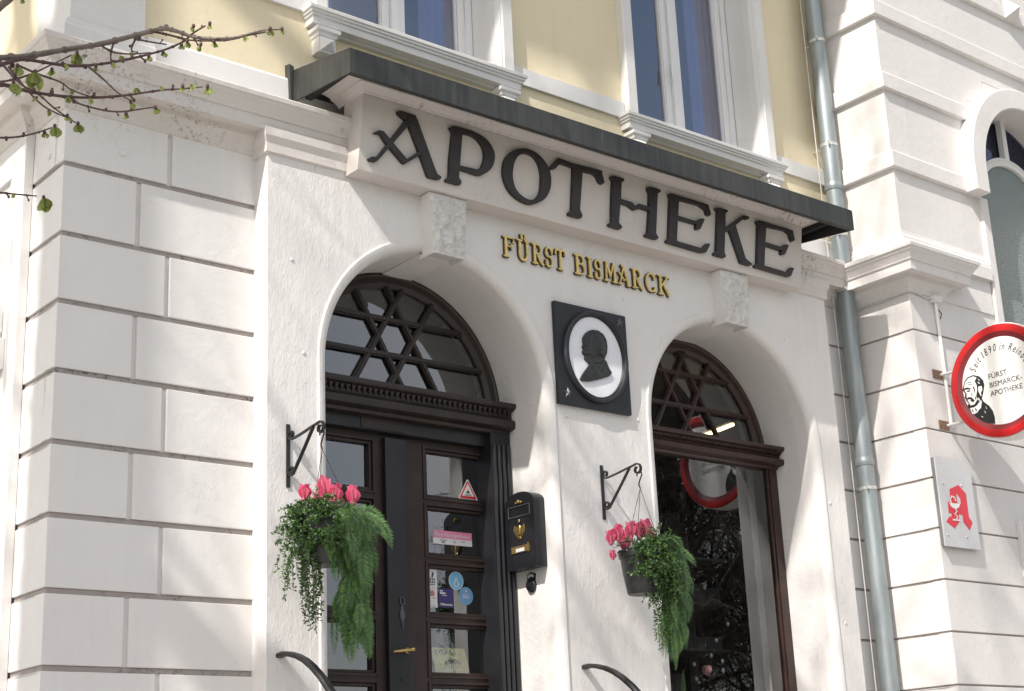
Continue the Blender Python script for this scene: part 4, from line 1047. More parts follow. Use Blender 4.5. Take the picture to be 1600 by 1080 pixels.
# faceted boss high on the wing
mb = MB(); c = (10.66, YW-0.03, 6.26); 
for (x0, x1, z0, z1) in ((10.56, 10.74, 6.176, 6.36),):
    q_ = [(x0, YW-0.034, z0), (x1, YW-0.034, z0), (x1, YW-0.034, z1), (x0, YW-0.034, z1)]; a_ = ((x0+x1)/2, YW-0.13, (z0+z1)/2)
    for i in range(4): mb.tri(q_[i], q_[(i+1) % 4], a_)
mb.build('diamond_boss', M['wing'], WING)

# ------------------------------------------------------------------ rainwater pipe
PIPE = thing('drainpipe', 'grey zinc rainwater downpipe in the corner between the yellow wall and the wing', 'drainpipe', (8.70, 0.02, GZ))
px, py = 8.702, 0.02
mb = MB().tube([(px, py, GZ+0.1), (px, py, 2.14), (px, py, 2.62)], 0.0615, 24); mb.build('pipe', M['zinc'], PIPE, smooth=True)
MB().tube([(px, py, 2.60), (px, py, 4.44)], 0.0600, 24).build('pipe', M['zinc'], PIPE, smooth=True)
MB().tube([(px, py, 4.40), (px, py, 8.95)], 0.0620, 24).build('pipe', M['zinc'], PIPE, smooth=True)
for z in (2.335, 4.41):
    MB().lathe([(0.060, -0.03), (0.066, -0.028), (0.068, -0.012), (0.070, 0.0), (0.066, 0.012), (0.064, 0.03), (0.060, 0.032)], (px, py, z), 24).build('collar', M['zinc'], PIPE, smooth=True)
for z in (2.145, 3.60, 4.025, 4.74, 5.6):
    c_ = MB().lathe([(0.060, -0.012), (0.0645, -0.012), (0.0645, 0.012), (0.060, 0.012)], (px, py, z), 24)
    c_.box(px-0.075, px-0.055, py-0.055, py-0.045, z-0.010, z+0.010)
    c_.tube([(px, py+0.06, z), (px, 0.17, z)], 0.006, 6)
    c_.build('clamp', M['clamp'], PIPE)
mb = MB().tube([(8.622, 0.075, GZ+0.1), (8.622, 0.075, 8.9)], 0.004, 6); mb.build('lightning_wire', M['greypaint'], PIPE)

# ------------------------------------------------------------------ round illuminated sign
RS = thing('round_projecting_sign', 'round white sign with broad red rim and printed head, sticking out from the wing', 'sign', (9.0, YW, 2.735))
sy, sz = -0.944, 2.736
def lx(prof, mat, name, parent=RS, n=72, smooth=True, ang=30):
    mb = MB().lathe([(r, h) for r, h in prof], (9.0, sy, sz), n, (1, 0, 0)); return mb.build(name, mat, parent, smooth=smooth, ang=ang)
body = lx([(0.380, 0.0), (0.394, 0.002), (0.396, 0.008), (0.396, 0.13), (0.394, 0.138), (0.380, 0.14)], M['signwhite'], 'sign_box')
def ringmesh(prof, mat, name, side):
    mb = MB(); n = 72; x0 = 9.0 if side < 0 else 9.14
    for k in range(n):
        a = 2*math.pi*k/n
        for r, h in prof: mb.v.append((x0+side*h, sy+r*math.cos(a), sz+r*math.sin(a)))
    q = len(prof)
    for k in range(n):
        for j in range(q-1):
            a = k*q+j; b = ((k+1) % n)*q+j; mb.f.append((a, b, b+1, a+1))
    return mb.build(name, mat, RS, smooth=True, ang=25)
for side in (-1, 1):
    ringmesh([(0.386, 0.0), (0.386, 0.012), (0.375, 0.016), (0.345, 0.018), (0.335, 0.016)], M['red'], 'rim', side)
    ringmesh([(0.335, 0.0158), (0.300, 0.0015)], M['darkred'], 'inner_bevel', side)
    x0 = 9.0+side*0.0015 if side < 0 else 9.14+0.0015
    MB().prism([(sy+0.301*math.cos(2*math.pi*k/64), sz+0.301*math.sin(2*math.pi*k/64)) for k in range(64)], lambda p: (x0, p[0], p[1]), lambda p: (x0-side*0.004, p[0], p[1])).build('face', M['signwhite'], RS)
    # printing; the far face mirrors the layout so that it reads properly from its own side
    u = (0, -1, 0) if side < 0 else (0, 1, 0)
    dx = lambda e: x0+side*e
    X = dx(0.0012)
    def pt(y): return y if side < 0 else 2*sy-y
    lines = (('FÜRST', 2.763), ('BISMARCK-', 2.703), ('APOTHEKE', 2.643))
    for body_, z in lines:
        text_mesh('print', body_, 0.052, M['black'], (X, pt(-0.853), z), u, (0, 0, 1), RS, 0.0004, sx=1.0 if body_ == 'FÜRST' else (0.98 if 'B' in body_[0] else 0.96))
    s_ = 'Seit 1890 in Reinbek'; adv = {'i': .42, 't': .6, ' ': .5, '1': .7, 'R': 1.1, 'S': 1.05, 'n': .95, 'e': .95, '8': 1, '9': 1, '0': 1, 'b': .95, 'k': .9}
    tot = sum(adv.get(c, 1) for c in s_); ang = 64.0; per = 142.0/tot; arc = []
    r = 0.208
    for c in s_:
        w = adv.get(c, 1)*per; a = R_(ang-w/2); ang -= w
        if c == ' ': continue
        # a > 0 to the reader's left of the top
        ly = math.sin(a); uzv = math.cos(a); sg_ = 1 if side < 0 else -1
        pos = (X, sy+sg_*r*ly, sz+r*uzv)
        uy = (0, sg_*ly, uzv); ux = (0, -sg_*uzv, ly)
        text_mesh('print', c, 0.074, M['black'], pos, ux, uy, RS, 0.0004, 'CENTER', 0.25, 0.62)
    def poly(name, pts, mat, e):
        mb = MB().prism([(pt(y/1000), z/1000) for y, z in pts], lambda p: (dx(e), p[0], p[1]), lambda p: (dx(e-0.0008), p[0], p[1])); return mb.build(name, mat, RS)
    port = poly('printed_portrait', COAT, M['black'], 0.0016)
    def sub(pts, mat, e):
        mb = MB().prism([(pt(y/1000), z/1000) for y, z in pts], lambda p: (dx(e), p[0], p[1]), lambda p: (dx(e-0.0006), p[0], p[1])); return mb.build('portrait_detail', mat, port)
    sub(HEAD, M['black'], 0.0022); sub(FACE, M['signwhite'], 0.0026); sub(COLLAR, M['signwhite'], 0.0030); sub(BROW, M['black'], 0.0034); sub(MUST, M['black'], 0.0034); sub(EAR, M['signwhite'], 0.0030)
    sub([(-675, 2724), (-694, 2726), (-706, 2719), (-694, 2715), (-678, 2716)], M['black'], 0.0034)
    sub([(-664, 2722), (-658, 2700), (-668, 2688), (-672, 2692), (-666, 2703)], M['black'], 0.0034)
    sub([(-725, 2745), (-737, 2742), (-742, 2712), (-728, 2690), (-733, 2716)], M['black'], 0.0034)
    sub([(-688, 2655), (-715, 2650), (-722, 2636), (-705, 2641)], M['black'], 0.0034)
    for q_ in ([(-772, 2790), (-786, 2776), (-790, 2768), (-778, 2778)], [(-768, 2770), (-782, 2756), (-784, 2748), (-772, 2758)], [(-778, 2690), (-786, 2672), (-780, 2662), (-774, 2678)], [(-760, 2660), (-768, 2640), (-762, 2632), (-755, 2650)]):
        sub(q_, M['signwhite'], 0.0032)
    for q_ in ([(-676, 2775), (-700, 2782), (-724, 2778), (-724, 2775), (-700, 2778)], [(-680, 2762), (-702, 2766), (-722, 2762), (-722, 2759), (-702, 2762)], [(-706, 2706), (-716, 2690), (-712, 2676), (-708, 2690)], [(-736, 2676), (-744, 2660), (-738, 2640), (-732, 2658)], [(-722, 2596), (-735, 2580), (-730, 2566), (-722, 2582)], [(-700, 2592), (-708, 2576), (-704, 2566), (-696, 2580)]):
        sub(q_, M['black'], 0.0036)
    for q_ in ([(-805, 2590), (-812, 2570), (-808, 2566)], [(-790, 2560), (-800, 2545), (-796, 2540)], [(-760, 2530), (-775, 2520), (-770, 2516)]):
        sub(q_, M['signwhite'], 0.0030)
for z in (2.907, 2.541):
    mb = MB().box(8.965, 9.075, YW-0.006, YW, z-0.035, z+0.030); br = mb.build('wall_plate', M['rust'], RS, bevel=0.002)
    MB().tube([(9.06, YW, z), (9.07, YW-0.12, z), (9.07, sy+0.05 if False else YW-0.20, z)], 0.011, 10).build('support_arm', M['greypaint'], RS, smooth=True)
CND = thing('cable_conduit', 'thin white conduit pipe running down the wing behind the round sign', 'conduit', (9.09, YW, 2.5))
MB().tube([(9.092, YW-0.014, 3.46), (9.092, YW-0.014, 2.53)], 0.0125, 12).build('conduit', M['signwhite'], CND, smooth=True)
MB().box(9.04, 9.13, YW-0.05, YW, 3.44, 3.485).build('junction_box', M['trim'], CND, bevel=0.004)
MB().tube([(9.05, YW-0.02, 3.462), (8.95, YW-0.012, 3.470), (8.86, YW-0.010, 3.480), (8.80, YW-0.010, 3.478), (8.795, -0.2, 3.470), (8.797, 0.0, 3.472)], 0.006, 8).build('cable', M['greypaint'], CND, smooth=True)
MB().tube([(9.12, YW-0.01, 3.40), (9.14, YW-0.02, 3.37), (9.13, YW-0.012, 3.33)], 0.004, 6).build('cable', M['wire'], CND, smooth=True)

# ------------------------------------------------------------------ emblem plate
EP = thing('emblem_plate', 'pale metal plate with a red gothic letter emblem, screwed to the wing', 'sign', (9.0, YW, 1.68))
def plpt(x, z): return x, z
mb = MB().box(8.810, 9.207, YW-0.040, YW-0.030, 1.676, 2.293); pl = mb.build('plate', M['steelplate'], EP, bevel=0.0015)
MB().box(8.816, 9.200, YW-0.0295, YW-0.004, 1.683, 2.286).build('backing_frame', M['edge'], EP)
lo = [(8934, 2073), (9040, 2112), (9116, 2059), (9115, 1895), (9149, 1863), (9105, 1804), (9045, 1856), (9046, 1905), (9002, 1908), (8994, 1852), (8935, 1804), (8849, 1843), (8894, 1883), (8913, 1879), (8923, 1906), (8890, 1907), (8895, 1981), (8924, 1979)]
ho = [(9001, 2056), (9043, 2019), (9042, 1982), (9002, 1981)]
sh = lambda l: [(x/1000, z/1000) for x, z in l]
em = MB().prism([sh(lo), sh(ho)], lambda p: (p[0], YW-0.042, p[1]), lambda p: (p[0], YW-0.0402, p[1])).build('emblem', M['logored'], EP)
mb = MB()
mb.prism(sh([(8907, 1975), (9030, 1980), (9012, 1955), (8985, 1942), (8950, 1942), (8922, 1953)]), lambda p: (p[0], YW-0.0435, p[1]), lambda p: (p[0], YW-0.0425, p[1]))
for pts, w in (([(8.965, 1.945), (8.985, 1.925), (8.955, 1.905), (8.985, 1.885), (8.965, 1.868)], 0.010), ([(8.93, 1.862), (9.0, 1.864)], 0.010), ([(8.93, 1.98), (8.925, 2.005), (8.945, 2.025), (8.975, 2.020), (8.985, 1.998)], 0.009)):
    ribbon(mb, pts, w, YW-0.0437, YW-0.0426)
mb.build('cup_and_snake', M['signwhite'], em)
for x, z in ((8.867, 2.105), (9.076, 2.112), (8.850, 1.752), (9.061, 1.755)):
    MB().lathe([(0.009, 0), (0.008, 0.004), (0.001, 0.006)], (x, YW-0.040, z), 10, (0, -1, 0)).build('screw', M['clamp'], EP, smooth=True)
WPQ = thing('wall_notice_box', 'white framed notice box at the right edge below the round sign', 'notice box', (9.90, YW, 1.55))
MB().box(9.735, 10.10, YW-0.035, YW, 1.53, 1.93).build('case', M['trim'], WPQ, bevel=0.004)
MB().box(9.765, 10.07, YW-0.037, YW-0.0352, 1.56, 1.90).build('notice', M['paper'], WPQ)

# ------------------------------------------------------------------ junction box on the left side wall
JB = thing('service_fittings', 'small pale junction boxes with loose cable on the far left side wall', 'junction box', (2.79, 0.66, 2.2))
MB().box(2.745, 2.774, 0.640, 0.70, 2.46, 2.60).build('upper_box', M['trim'], JB, bevel=0.004)
MB().box(2.740, 2.774, 0.60, 0.72, 2.26, 2.42).build('lower_box', M['trim'], JB, bevel=0.004)
MB().tube([(2.76, 0.66, 2.26), (2.75, 0.66, 2.20), (2.755, 0.70, 2.13), (2.765, 0.80, 2.10)], 0.008, 8).build('cable', M['wire'], JB, smooth=True)

# ------------------------------------------------------------------ mailbox and bell on the door reveal
XR = ARCH[0][0]+RC
MBX = thing('mailbox', 'black arch-topped mailbox with brass crest, on the right jamb of the door', 'mailbox', (XR, 0.19, 1.42))
def mbpoly(s=1.0): return [(0.19+0.128*s, 1.415), (0.19-0.128*s, 1.415)] + [(0.19-0.128*s*math.cos(math.pi*k/14), 1.795+0.062*s*math.sin(math.pi*k/14)) for k in range(15)]
MB().prism(mbpoly(), lambda p: (XR-0.085, p[0], p[1]), lambda p: (XR-0.001, p[0], p[1])).build('case', M['blackmetal'], MBX, bevel=0.006)
mb = MB()
ribs = [(0.285, 1.775), (0.095, 1.775), (0.095, 1.715), (0.285, 1.715), (0.285, 1.775)]
xf = XR-0.0862
for a, b in zip(ribs[:-1], ribs[1:]):
    mb.tube([(xf-0.002, a[0], a[1]), (xf-0.002, b[0], b[1])], 0.0028, 6)
mb.build('slot_frame', M['silver'], MBX)
mb = MB().ball((xf-0.004, 0.19, 1.800), 0.012, 8, 6); mb.ball((xf-0.003, 0.21, 1.795), 0.008, 8, 6); mb.ball((xf-0.003, 0.17, 1.795), 0.008, 8, 6); mb.build('ornament', M['brass'], MBX, smooth=True)
mb = MB()
for k in range(-3, 4):
    t = abs(k)/3; zt = 1.665-0.02*(1-t)+0.0*t; zb = 1.585+0.028*t*t
    if k: mb.tube([(xf-0.003, 0.19+0.0135*k, zt), (xf-0.006, 0.19+0.0145*k, (zt+zb)/2), (xf-0.003, 0.19+0.0125*k, zb)], [0.004, 0.006, 0.003], 6)
mb.ball((xf-0.004, 0.19, 1.635), 0.018, 10, 8, (0.4, 0.7, 1.7)); mb.ball((xf-0.005, 0.19, 1.688), 0.010, 8, 6, (0.5, 0.9, 1.2)); mb.ball((xf-0.004, 0.19, 1.590), 0.014, 8, 6, (0.4, 1.2, 0.8))
mb.build('crest', M['brass'], MBX, smooth=True)
mb = MB().box(xf-0.006, xf+0.002, 0.110, 0.270, 1.505, 1.545); mb.box(xf-0.009, xf-0.002, 0.108, 0.122, 1.500, 1.555); mb.build('name_holder', M['brass'], MBX, bevel=0.003)
MB().box(xf-0.0085, xf-0.0065, 0.150, 0.225, 1.510, 1.530).build('name_tag', M['paper'], MBX)
BELL = thing('doorbell', 'small round black doorbell with pale name strip below the mailbox', 'doorbell', (XR, 0.205, 1.33))
MB().lathe([(0.040, 0.0), (0.041, 0.012), (0.034, 0.020), (0.018, 0.021), (0.017, 0.026), (0.001, 0.028)], (XR, 0.205, 1.325), 20, (-1, 0, 0)).build('bell_push', M['blackmetal'], BELL, smooth=True)
MB().prism([(0.172, 1.350), (0.168, 1.388), (0.205, 1.400), (0.240, 1.385), (0.236, 1.350)], lambda p: (XR-0.010, p[0], p[1]), lambda p: (XR, p[0], p[1])).build('name_bezel', M['blackmetal'], BELL)
MB().prism([(0.178, 1.368), (0.177, 1.383), (0.205, 1.391), (0.232, 1.381), (0.230, 1.366), (0.205, 1.376)], lambda p: (XR-0.0115, p[0], p[1]), lambda p: (XR-0.0102, p[0], p[1])).build('name_strip', M['paper'], BELL)
# ------------------------------------------------------------------ wall brackets
def bracket(x, zt, label):
    t = thing('plant_bracket', label, 'bracket', (x, 0, zt-0.32), 'scrolled iron plant brackets')
    MB().box(x-0.011, x+0.011, -0.0075, -0.0005, zt-0.325, zt).build('wall_bar', M['iron'], t, bevel=0.002)
    def strip(pts, w=0.009, h=0.0032):
        mb = MB(); P = [Vector((x, -a, b)) for a, b in pts]; n = len(P)
        for k, p in enumerate(P):
            d = (P[min(k+1, n-1)]-P[max(k-1, 0)]).normalized(); nn = d.cross(Vector((1, 0, 0)))
            for sx_, sn in ((-1, -1), (1, -1), (1, 1), (-1, 1)): mb.v.append(tuple(p+Vector((sx_*w, 0, 0))+nn*h*sn))
        for k in range(n-1):
            for j in range(4):
                a = k*4+j; b = k*4+(j+1) % 4; mb.f.append((a, b, b+4, a+4))
        mb.f.append((3, 2, 1, 0)); mb.f.append((n*4-4, n*4-3, n*4-2, n*4-1)); return mb
    def curl(c, r0, r1, a0, a1, n=20): return [(c[0]+(r0+(r1-r0)*k/n)*math.cos(R_(a0+(a1-a0)*k/n)), c[1]+(r0+(r1-r0)*k/n)*math.sin(R_(a0+(a1-a0)*k/n))) for k in range(n+1)]
    top = curl((0.030, zt-0.055), 0.013, 0.026, 0, 450 if False else -250+0, 1)  # unused
    arm = curl((0.034, zt-0.060), 0.010, 0.025, -120, 270-0, 26) + [(0.07, zt-0.083), (0.14, zt-0.075), (0.22, zt-0.063), (0.285, zt-0.055)]
    arm += curl((0.305, zt-0.085), 0.034, 0.014, 100, -260, 26)
    strip(arm).build('arm', M['iron'], t, smooth=True, ang=50)
    st = curl((0.034, zt-0.245), 0.010, 0.025, -160, 260, 26) + [(0.05, zt-0.264), (0.08, zt-0.235), (0.16, zt-0.152), (0.24, zt-0.066)]
    strip(st).build('strut', M['iron'], t, smooth=True, ang=50)
    return t
B1 = bracket(4.025, 2.005, 'scrolled black iron bracket on the wall left of the door')
B2 = bracket(6.170, 2.030, 'scrolled black iron bracket on the pier between door and shop window')
# ------------------------------------------------------------------ hanging baskets
def frond(mb, p0, d, L, drop, wmax, n=16):
    p = Vector(p0); d = Vector(d).normalized(); pts = [p.copy()]
    for k in range(n):
        d = (d+Vector((0, 0, -drop))).normalized(); p = p+d*(L/n); pts.append(p.copy())
    up0 = Vector((random.uniform(-.3, .3), -1, random.uniform(0, .5)))
    for k in range(n):
        a, b = pts[k], pts[k+1]; t = (b-a).normalized(); side = t.cross(up0); side = side.normalized() if side.length > .01 else Vector((1, 0, 0))
        nr = side.cross(t)
        mb.quad(a-side*0.0008, b-side*0.0007, b+side*0.0007, a+side*0.0008)
        w = wmax*math.sin(math.pi*min(1, (k+1.5)/(n+1.2)))**0.7*(1-0.35*k/n)
        for s_ in (-1, 1):
            for h in (0.0, 0.5):
                q = a.lerp(b, h); e = q+side*s_*w*random.uniform(.85, 1.1)+t*w*0.55+nr*random.uniform(-.15, .15)*w
                m = q.lerp(e, 0.45); wd = t*w*0.13
                mb.quad(q, m-wd, e, m+wd)
                for u in (0.3, 0.55, 0.8):   # lobes
                    c = q.lerp(e, u); ll = w*0.30*(1.1-u)
                    for g_ in (-1, 1):
                        tip = c+t*g_*ll+side*s_*ll*0.5; mb.tri(c-side*s_*ll*0.22, tip, c+side*s_*ll*0.25)
def leafy_stem(mb, p0, d, L, grav, size, dens=0.006, n=None, spread=1.0):
    p = Vector(p0); d = Vector(d).normalized(); st = max(6, int(L/0.012)); pts = [p.copy()]
    for k in range(st):
        d = (d+Vector((random.uniform(-.16, .16), random.uniform(-.16, .16), random.uniform(-.1, .1)-grav))).normalized(); p = p+d*(L/st); pts.append(p.copy())
    mb.tube(pts[::2]+[pts[-1]], 0.0011, 3, cap=False)
    for a, b in zip(pts[:-1], pts[1:]):
        for _ in range(3):
            q = a.lerp(b, random.random()); v = Vector((random.gauss(0, 1), random.gauss(0, 1), random.gauss(0, 1)+.2)).normalized()
            s_ = size*random.uniform(.6, 1.25); e = q+v*s_*1.9; w = v.cross(Vector((random.gauss(0, 1), random.gauss(0, 1), random.gauss(0, 1)))).normalized()*s_*0.42
            m = q.lerp(e, .55)
            mb.quad(q, m+w, e, m-w)
def fern_cascade(mb, c, spec):
    for (ox, oy, z0, z1, n, sp, dx, dy, w) in spec:
        for _ in range(n):
            zz = z0+(z1-z0)*random.random()**0.9
            p = (c[0]+ox+random.gauss(0, sp), c[1]+oy+random.gauss(0, sp), c[2]+zz)
            d = (dx*.7+random.gauss(0, .20), dy*.7+random.gauss(0, .20), random.uniform(-1.3, 0.0) if zz < -0.05 else random.uniform(-.5, .45))
            frond(mb, p, d, random.uniform(0.12, 0.24), 0.20*random.uniform(.7, 1.3), w*random.uniform(.6, 1.05), 14)
        for _ in range(max(3, n//9)):   # hanging stems that carry the fronds
            x = c[0]+ox+random.gauss(0, sp*.6); y = c[1]+oy+random.gauss(0, sp*.6)
            mb.tube([(c[0]+ox*.6, c[1]+oy*.6, c[2]), (x, y, c[2]+z0-0.02), (x+random.gauss(0, .01), y+random.gauss(0, .01), c[2]+(z0+z1)/2), (x, y, c[2]+z1-0.05)], 0.0014, 4, cap=False)
def basket(c, hookp, label, seed, boxspec, fernspec, flowers, rim_r=0.128):
    random.seed(seed)
    t = thing('hanging_basket', label, 'hanging basket', (c[0], c[1], c[2]-0.24), 'hanging flower baskets')
    z0, z1 = c[2]-0.235, c[2]
    pr = [(0.001, z0), (0.086, z0), (0.092, z0+0.006), (0.112, z0+0.12), (0.122, z1-0.03), (0.130, z1-0.028), (0.132, z1), (0.118, z1), (0.112, z1-0.02), (0.001, z1-0.025)]
    MB().lathe([(r*rim_r/0.13, z-c[2]) for r, z in pr], c, 28).build('pot', M['pot'], t, smooth=True, ang=40)
    mb = MB(); hk = Vector(hookp)
    s_ = [hk+Vector((0, 0.0, -0.0)), hk+Vector((0.0, -0.016, 0.006)), hk+Vector((0, -0.020, -0.018)), hk+Vector((0, -0.002, -0.045)), hk+Vector((0, 0.010, -0.070)), hk+Vector((0, 0.0, -0.092))]
    s_ = [hk+Vector((0, 0.022, -0.020)), hk+Vector((0, 0.014, 0.002))] + s_[1:]
    MB().tube(s_, 0.0042, 8).build('s_hook', M['iron'], t, smooth=True)
    top = hk+Vector((0, 0, -0.092))
    for k in range(3):
        a = R_(95+120*k); e = Vector((c[0]+0.13*math.cos(a), c[1]+0.13*math.sin(a), c[2]-0.01))
        MB().tube([top, e], 0.0016, 5).build('wire', M['wire'], t)
    # boxwood
    mb = MB()
    for (ox, oy, oz, n, L0, L1, grav, dx, dy) in boxspec:
        for _ in range(n):
            p = (c[0]+ox+random.gauss(0, .03), c[1]+oy+random.gauss(0, .03), c[2]+oz+random.gauss(0, .02))
            d = (dx+random.gauss(0, .45), dy+random.gauss(0, .45), random.uniform(0.0, 0.9))
            leafy_stem(mb, p, d, random.uniform(L0, L1), grav, 0.0105)
    mb.build('boxwood', M['box'], t)
    mb = MB()
    fern_cascade(mb, c, fernspec)
    mb.build('fern', M['fern'], t)
    # cyclamen leaves and blossoms
    mb = MB()
    for k in range(16):
        a = random.uniform(0, 6.28); r = random.uniform(0.05, 0.15)
        q = Vector((c[0]+flowers[0]+r*math.cos(a)*.8, c[1]+flowers[1]+r*math.sin(a)*.8, c[2]+random.uniform(0.0, 0.05)))
        u = Vector((math.cos(a), math.sin(a), random.uniform(-.5, .2)))*0.03; w = u.cross(Vector((0, 0, 1))).normalized()*0.026
        mb.v += [tuple(q-u*.6), tuple(q-u*.2+w), tuple(q+u*.5+w*.7), tuple(q+u*1.1), tuple(q+u*.5-w*.7), tuple(q-u*.2-w)]
        b = len(mb.v)-6; mb.f.append(tuple(range(b, b+6)))
    mb.build('cyclamen_leaves', M['darkleaf'], t)
    for (fx, fy, fz, s_) in flowers[2]:
        mb = MB(); q = Vector((c[0]+fx, c[1]+fy, c[2]+fz))
        base = Vector((c[0]+flowers[0]+random.gauss(0, .02), c[1]+flowers[1]+random.gauss(0, .02), c[2]))
        for k in range(7):
            a = 2*math.pi*k/7+random.uniform(-.2, .2); out = Vector((math.cos(a), math.sin(a), 0)); side = Vector((-math.sin(a), math.cos(a), 0))
            tw = random.uniform(-.3, .3); lean_ = random.uniform(.25, .75); hgt = s_*random.uniform(.85, 1.15)
            rows = []
            for i in range(6):
                u = i/5; w = s_*0.46*math.sin(math.pi*(0.12+0.80*u))*(1 if u < .8 else .8)
                cpt = q+out*(s_*(0.16+lean_*0.45*u*u))+Vector((0, 0, hgt*(u-0.25)))
                rows.append([cpt-side*w+out*(-0.12*s_), cpt, cpt+side*w+out*(-0.12*s_)+Vector((0, 0, tw*w*.4))])
            b = len(mb.v)
            for r in rows: mb.v += [tuple(v) for v in r]
            for i in range(5):
                for j in range(2):
                    a0 = b+i*3+j; mb.f.append((a0, a0+1, a0+4, a0+3))
        mb.ball(q+Vector((0, 0, -0.25*s_)), s_*0.20, 8, 6)
        o = mb.build('flower', M['pink'], t, smooth=True, ang=180)
        MB().tube([base, (base+q)/2+Vector((0, 0, .01)), q-Vector((0, 0, 0.25*s_))], 0.0016, 5).build('stalk', M['darkleaf'], o)
    return t
# image-right is roughly (+x, -y)
basket((4.050, -0.33, 1.475), (4.025, -0.318, 1.903), 'hanging basket of pink cyclamen and trailing green at the door', 3,
       [(-0.075, -0.09, -0.02, 50, 0.05, 0.12, 0.12, -0.1, -0.2), (-0.03, -0.12, -0.12, 36, 0.05, 0.12, 0.18, -0.1, -0.2), (-0.09, 0.05, 0.0, 80, 0.05, 0.13, 0.12, -0.2, 0.0), (-0.11, 0.05, -0.08, 80, 0.06, 0.14, 0.16, -0.2, -0.1), (-0.08, -0.04, -0.14, 60, 0.06, 0.14, 0.18, -0.2, -0.2), (-0.13, 0.07, -0.16, 20, 0.16, 0.28, 0.5, -0.1, 0.1), (-0.09, 0.03, -0.16, 12, 0.30, 0.44, 0.6, -0.05, -0.05), (-0.07, -0.06, 0.03, 24, 0.05, 0.10, 0.06, -0.2, -0.2)],
       [(0.0, -0.12, 0.02, -0.12, 22, 0.028, 0.05, -0.3, 0.045), (0.06, -0.06, 0.03, -0.10, 44, 0.045, 0.25, -0.2, 0.050), (0.09, -0.09, -0.08, -0.30, 46, 0.030, 0.15, -0.1, 0.050), (0.05, -0.07, -0.28, -0.50, 14, 0.022, 0.0, 0.0, 0.050), (0.125, -0.105, -0.28, -0.54, 18, 0.024, 0.08, -0.06, 0.050)],
       (-0.02, 0.0, [(-0.115, 0.03, 0.100, 0.072), (-0.070, -0.03, 0.055, 0.072), (-0.020, 0.0, 0.125, 0.088), (0.020, -0.03, 0.090, 0.085), (0.048, -0.02, 0.060, 0.062), (0.110, -0.05, 0.090, 0.080), (0.045, 0.03, 0.110, 0.065), (-0.015, -0.06, 0.030, 0.045)]))
basket((6.130, -0.33, 1.455), (6.170, -0.318, 1.925), 'hanging basket of pink cyclamen with pot visible, by the shop window', 8,
       [(-0.070, -0.095, -0.01, 60, 0.05, 0.12, 0.12, 0.1, -0.2), (-0.055, -0.105, -0.12, 60, 0.05, 0.12, 0.18, 0.1, -0.2), (0.05, -0.05, 0.03, 80, 0.05, 0.14, 0.12, 0.1, -0.2), (0.05, -0.10, -0.08, 90, 0.06, 0.14, 0.18, 0.1, -0.2), (0.08, -0.10, -0.18, 50, 0.08, 0.18, 0.28, 0.1, -0.1), (0.07, -0.11, -0.16, 14, 0.28, 0.40, 0.6, 0.0, 0.0), (0.00, -0.10, -0.20, 7, 0.08, 0.16, 0.5, 0.0, 0.0)],
       [(0.10, -0.07, 0.05, -0.08, 48, 0.040, 0.25, -0.25, 0.050), (0.125, -0.10, -0.06, -0.28, 50, 0.028, 0.15, -0.15, 0.050), (0.11, -0.11, -0.26, -0.46, 26, 0.024, 0.05, -0.05, 0.048)],
       (-0.06, 0.02, [(-0.160, 0.07, 0.070, 0.070), (-0.120, 0.05, 0.095, 0.078), (-0.085, 0.02, 0.060, 0.078), (-0.050, 0.02, 0.115, 0.076), (-0.005, 0.00, 0.110, 0.080), (0.035, -0.02, 0.125, 0.078), (0.055, -0.03, 0.070, 0.064), (-0.145, 0.08, -0.02, 0.046), (-0.1, 0.03, 0.03, 0.06)]))
# ------------------------------------------------------------------ hand rails
def rail(x, z, label):
    t = thing('handrail', label, 'handrail', (x, -0.3, GZ), 'curved black handrails of the entrance steps')
    pts = [(x, 0.0, z), (x, -0.05, z+0.003), (x, -0.10, z-0.004), (x, -0.17, z-0.022), (x, -0.24, z-0.050), (x, -0.31, z-0.090), (x, -0.38, z-0.142), (x, -0.47, z-0.225), (x, -2.30, z-1.95+0.25), (x, -2.42, z-1.75)]
    mb = MB(); n = len(pts); P = [Vector(p) for p in pts]
    prof = [(-0.022, -0.008), (-0.022, 0.004), (-0.014, 0.013), (0.014, 0.013), (0.022, 0.004), (0.022, -0.008), (0.010, -0.012), (-0.010, -0.012)]
    for k, p in enumerate(P):
        d = (P[min(k+1, n-1)]-P[max(k-1, 0)]).normalized(); nn = Vector((1, 0, 0)).cross(d)*-1
        if nn.z < 0: nn = -nn
        for a, b in prof: mb.v.append(tuple(p+Vector((a, 0, 0))+nn*b))
    for k in range(n-1):
        for j in range(8):
            a = k*8+j; b = k*8+(j+1) % 8; mb.f.append((a, b, b+8, a+8))
    mb.f.append(tuple(reversed(range(8)))); mb.f.append(tuple(range((n-1)*8, n*8)))
    mb.build('rail', M['iron'], t, smooth=True, ang=40)
    for y in (-0.75, -2.25):
        zz = z-0.225-(abs(y)-0.47)*0.81
        MB().box(x-0.012, x+0.012, y-0.012, y+0.012, GZ, zz).build('post', M['iron'], t)
rail(3.978, 0.848, 'curved black handrail starting left of the door')
rail(5.950, 0.848, 'curved black handrail starting at the pier right of the door')

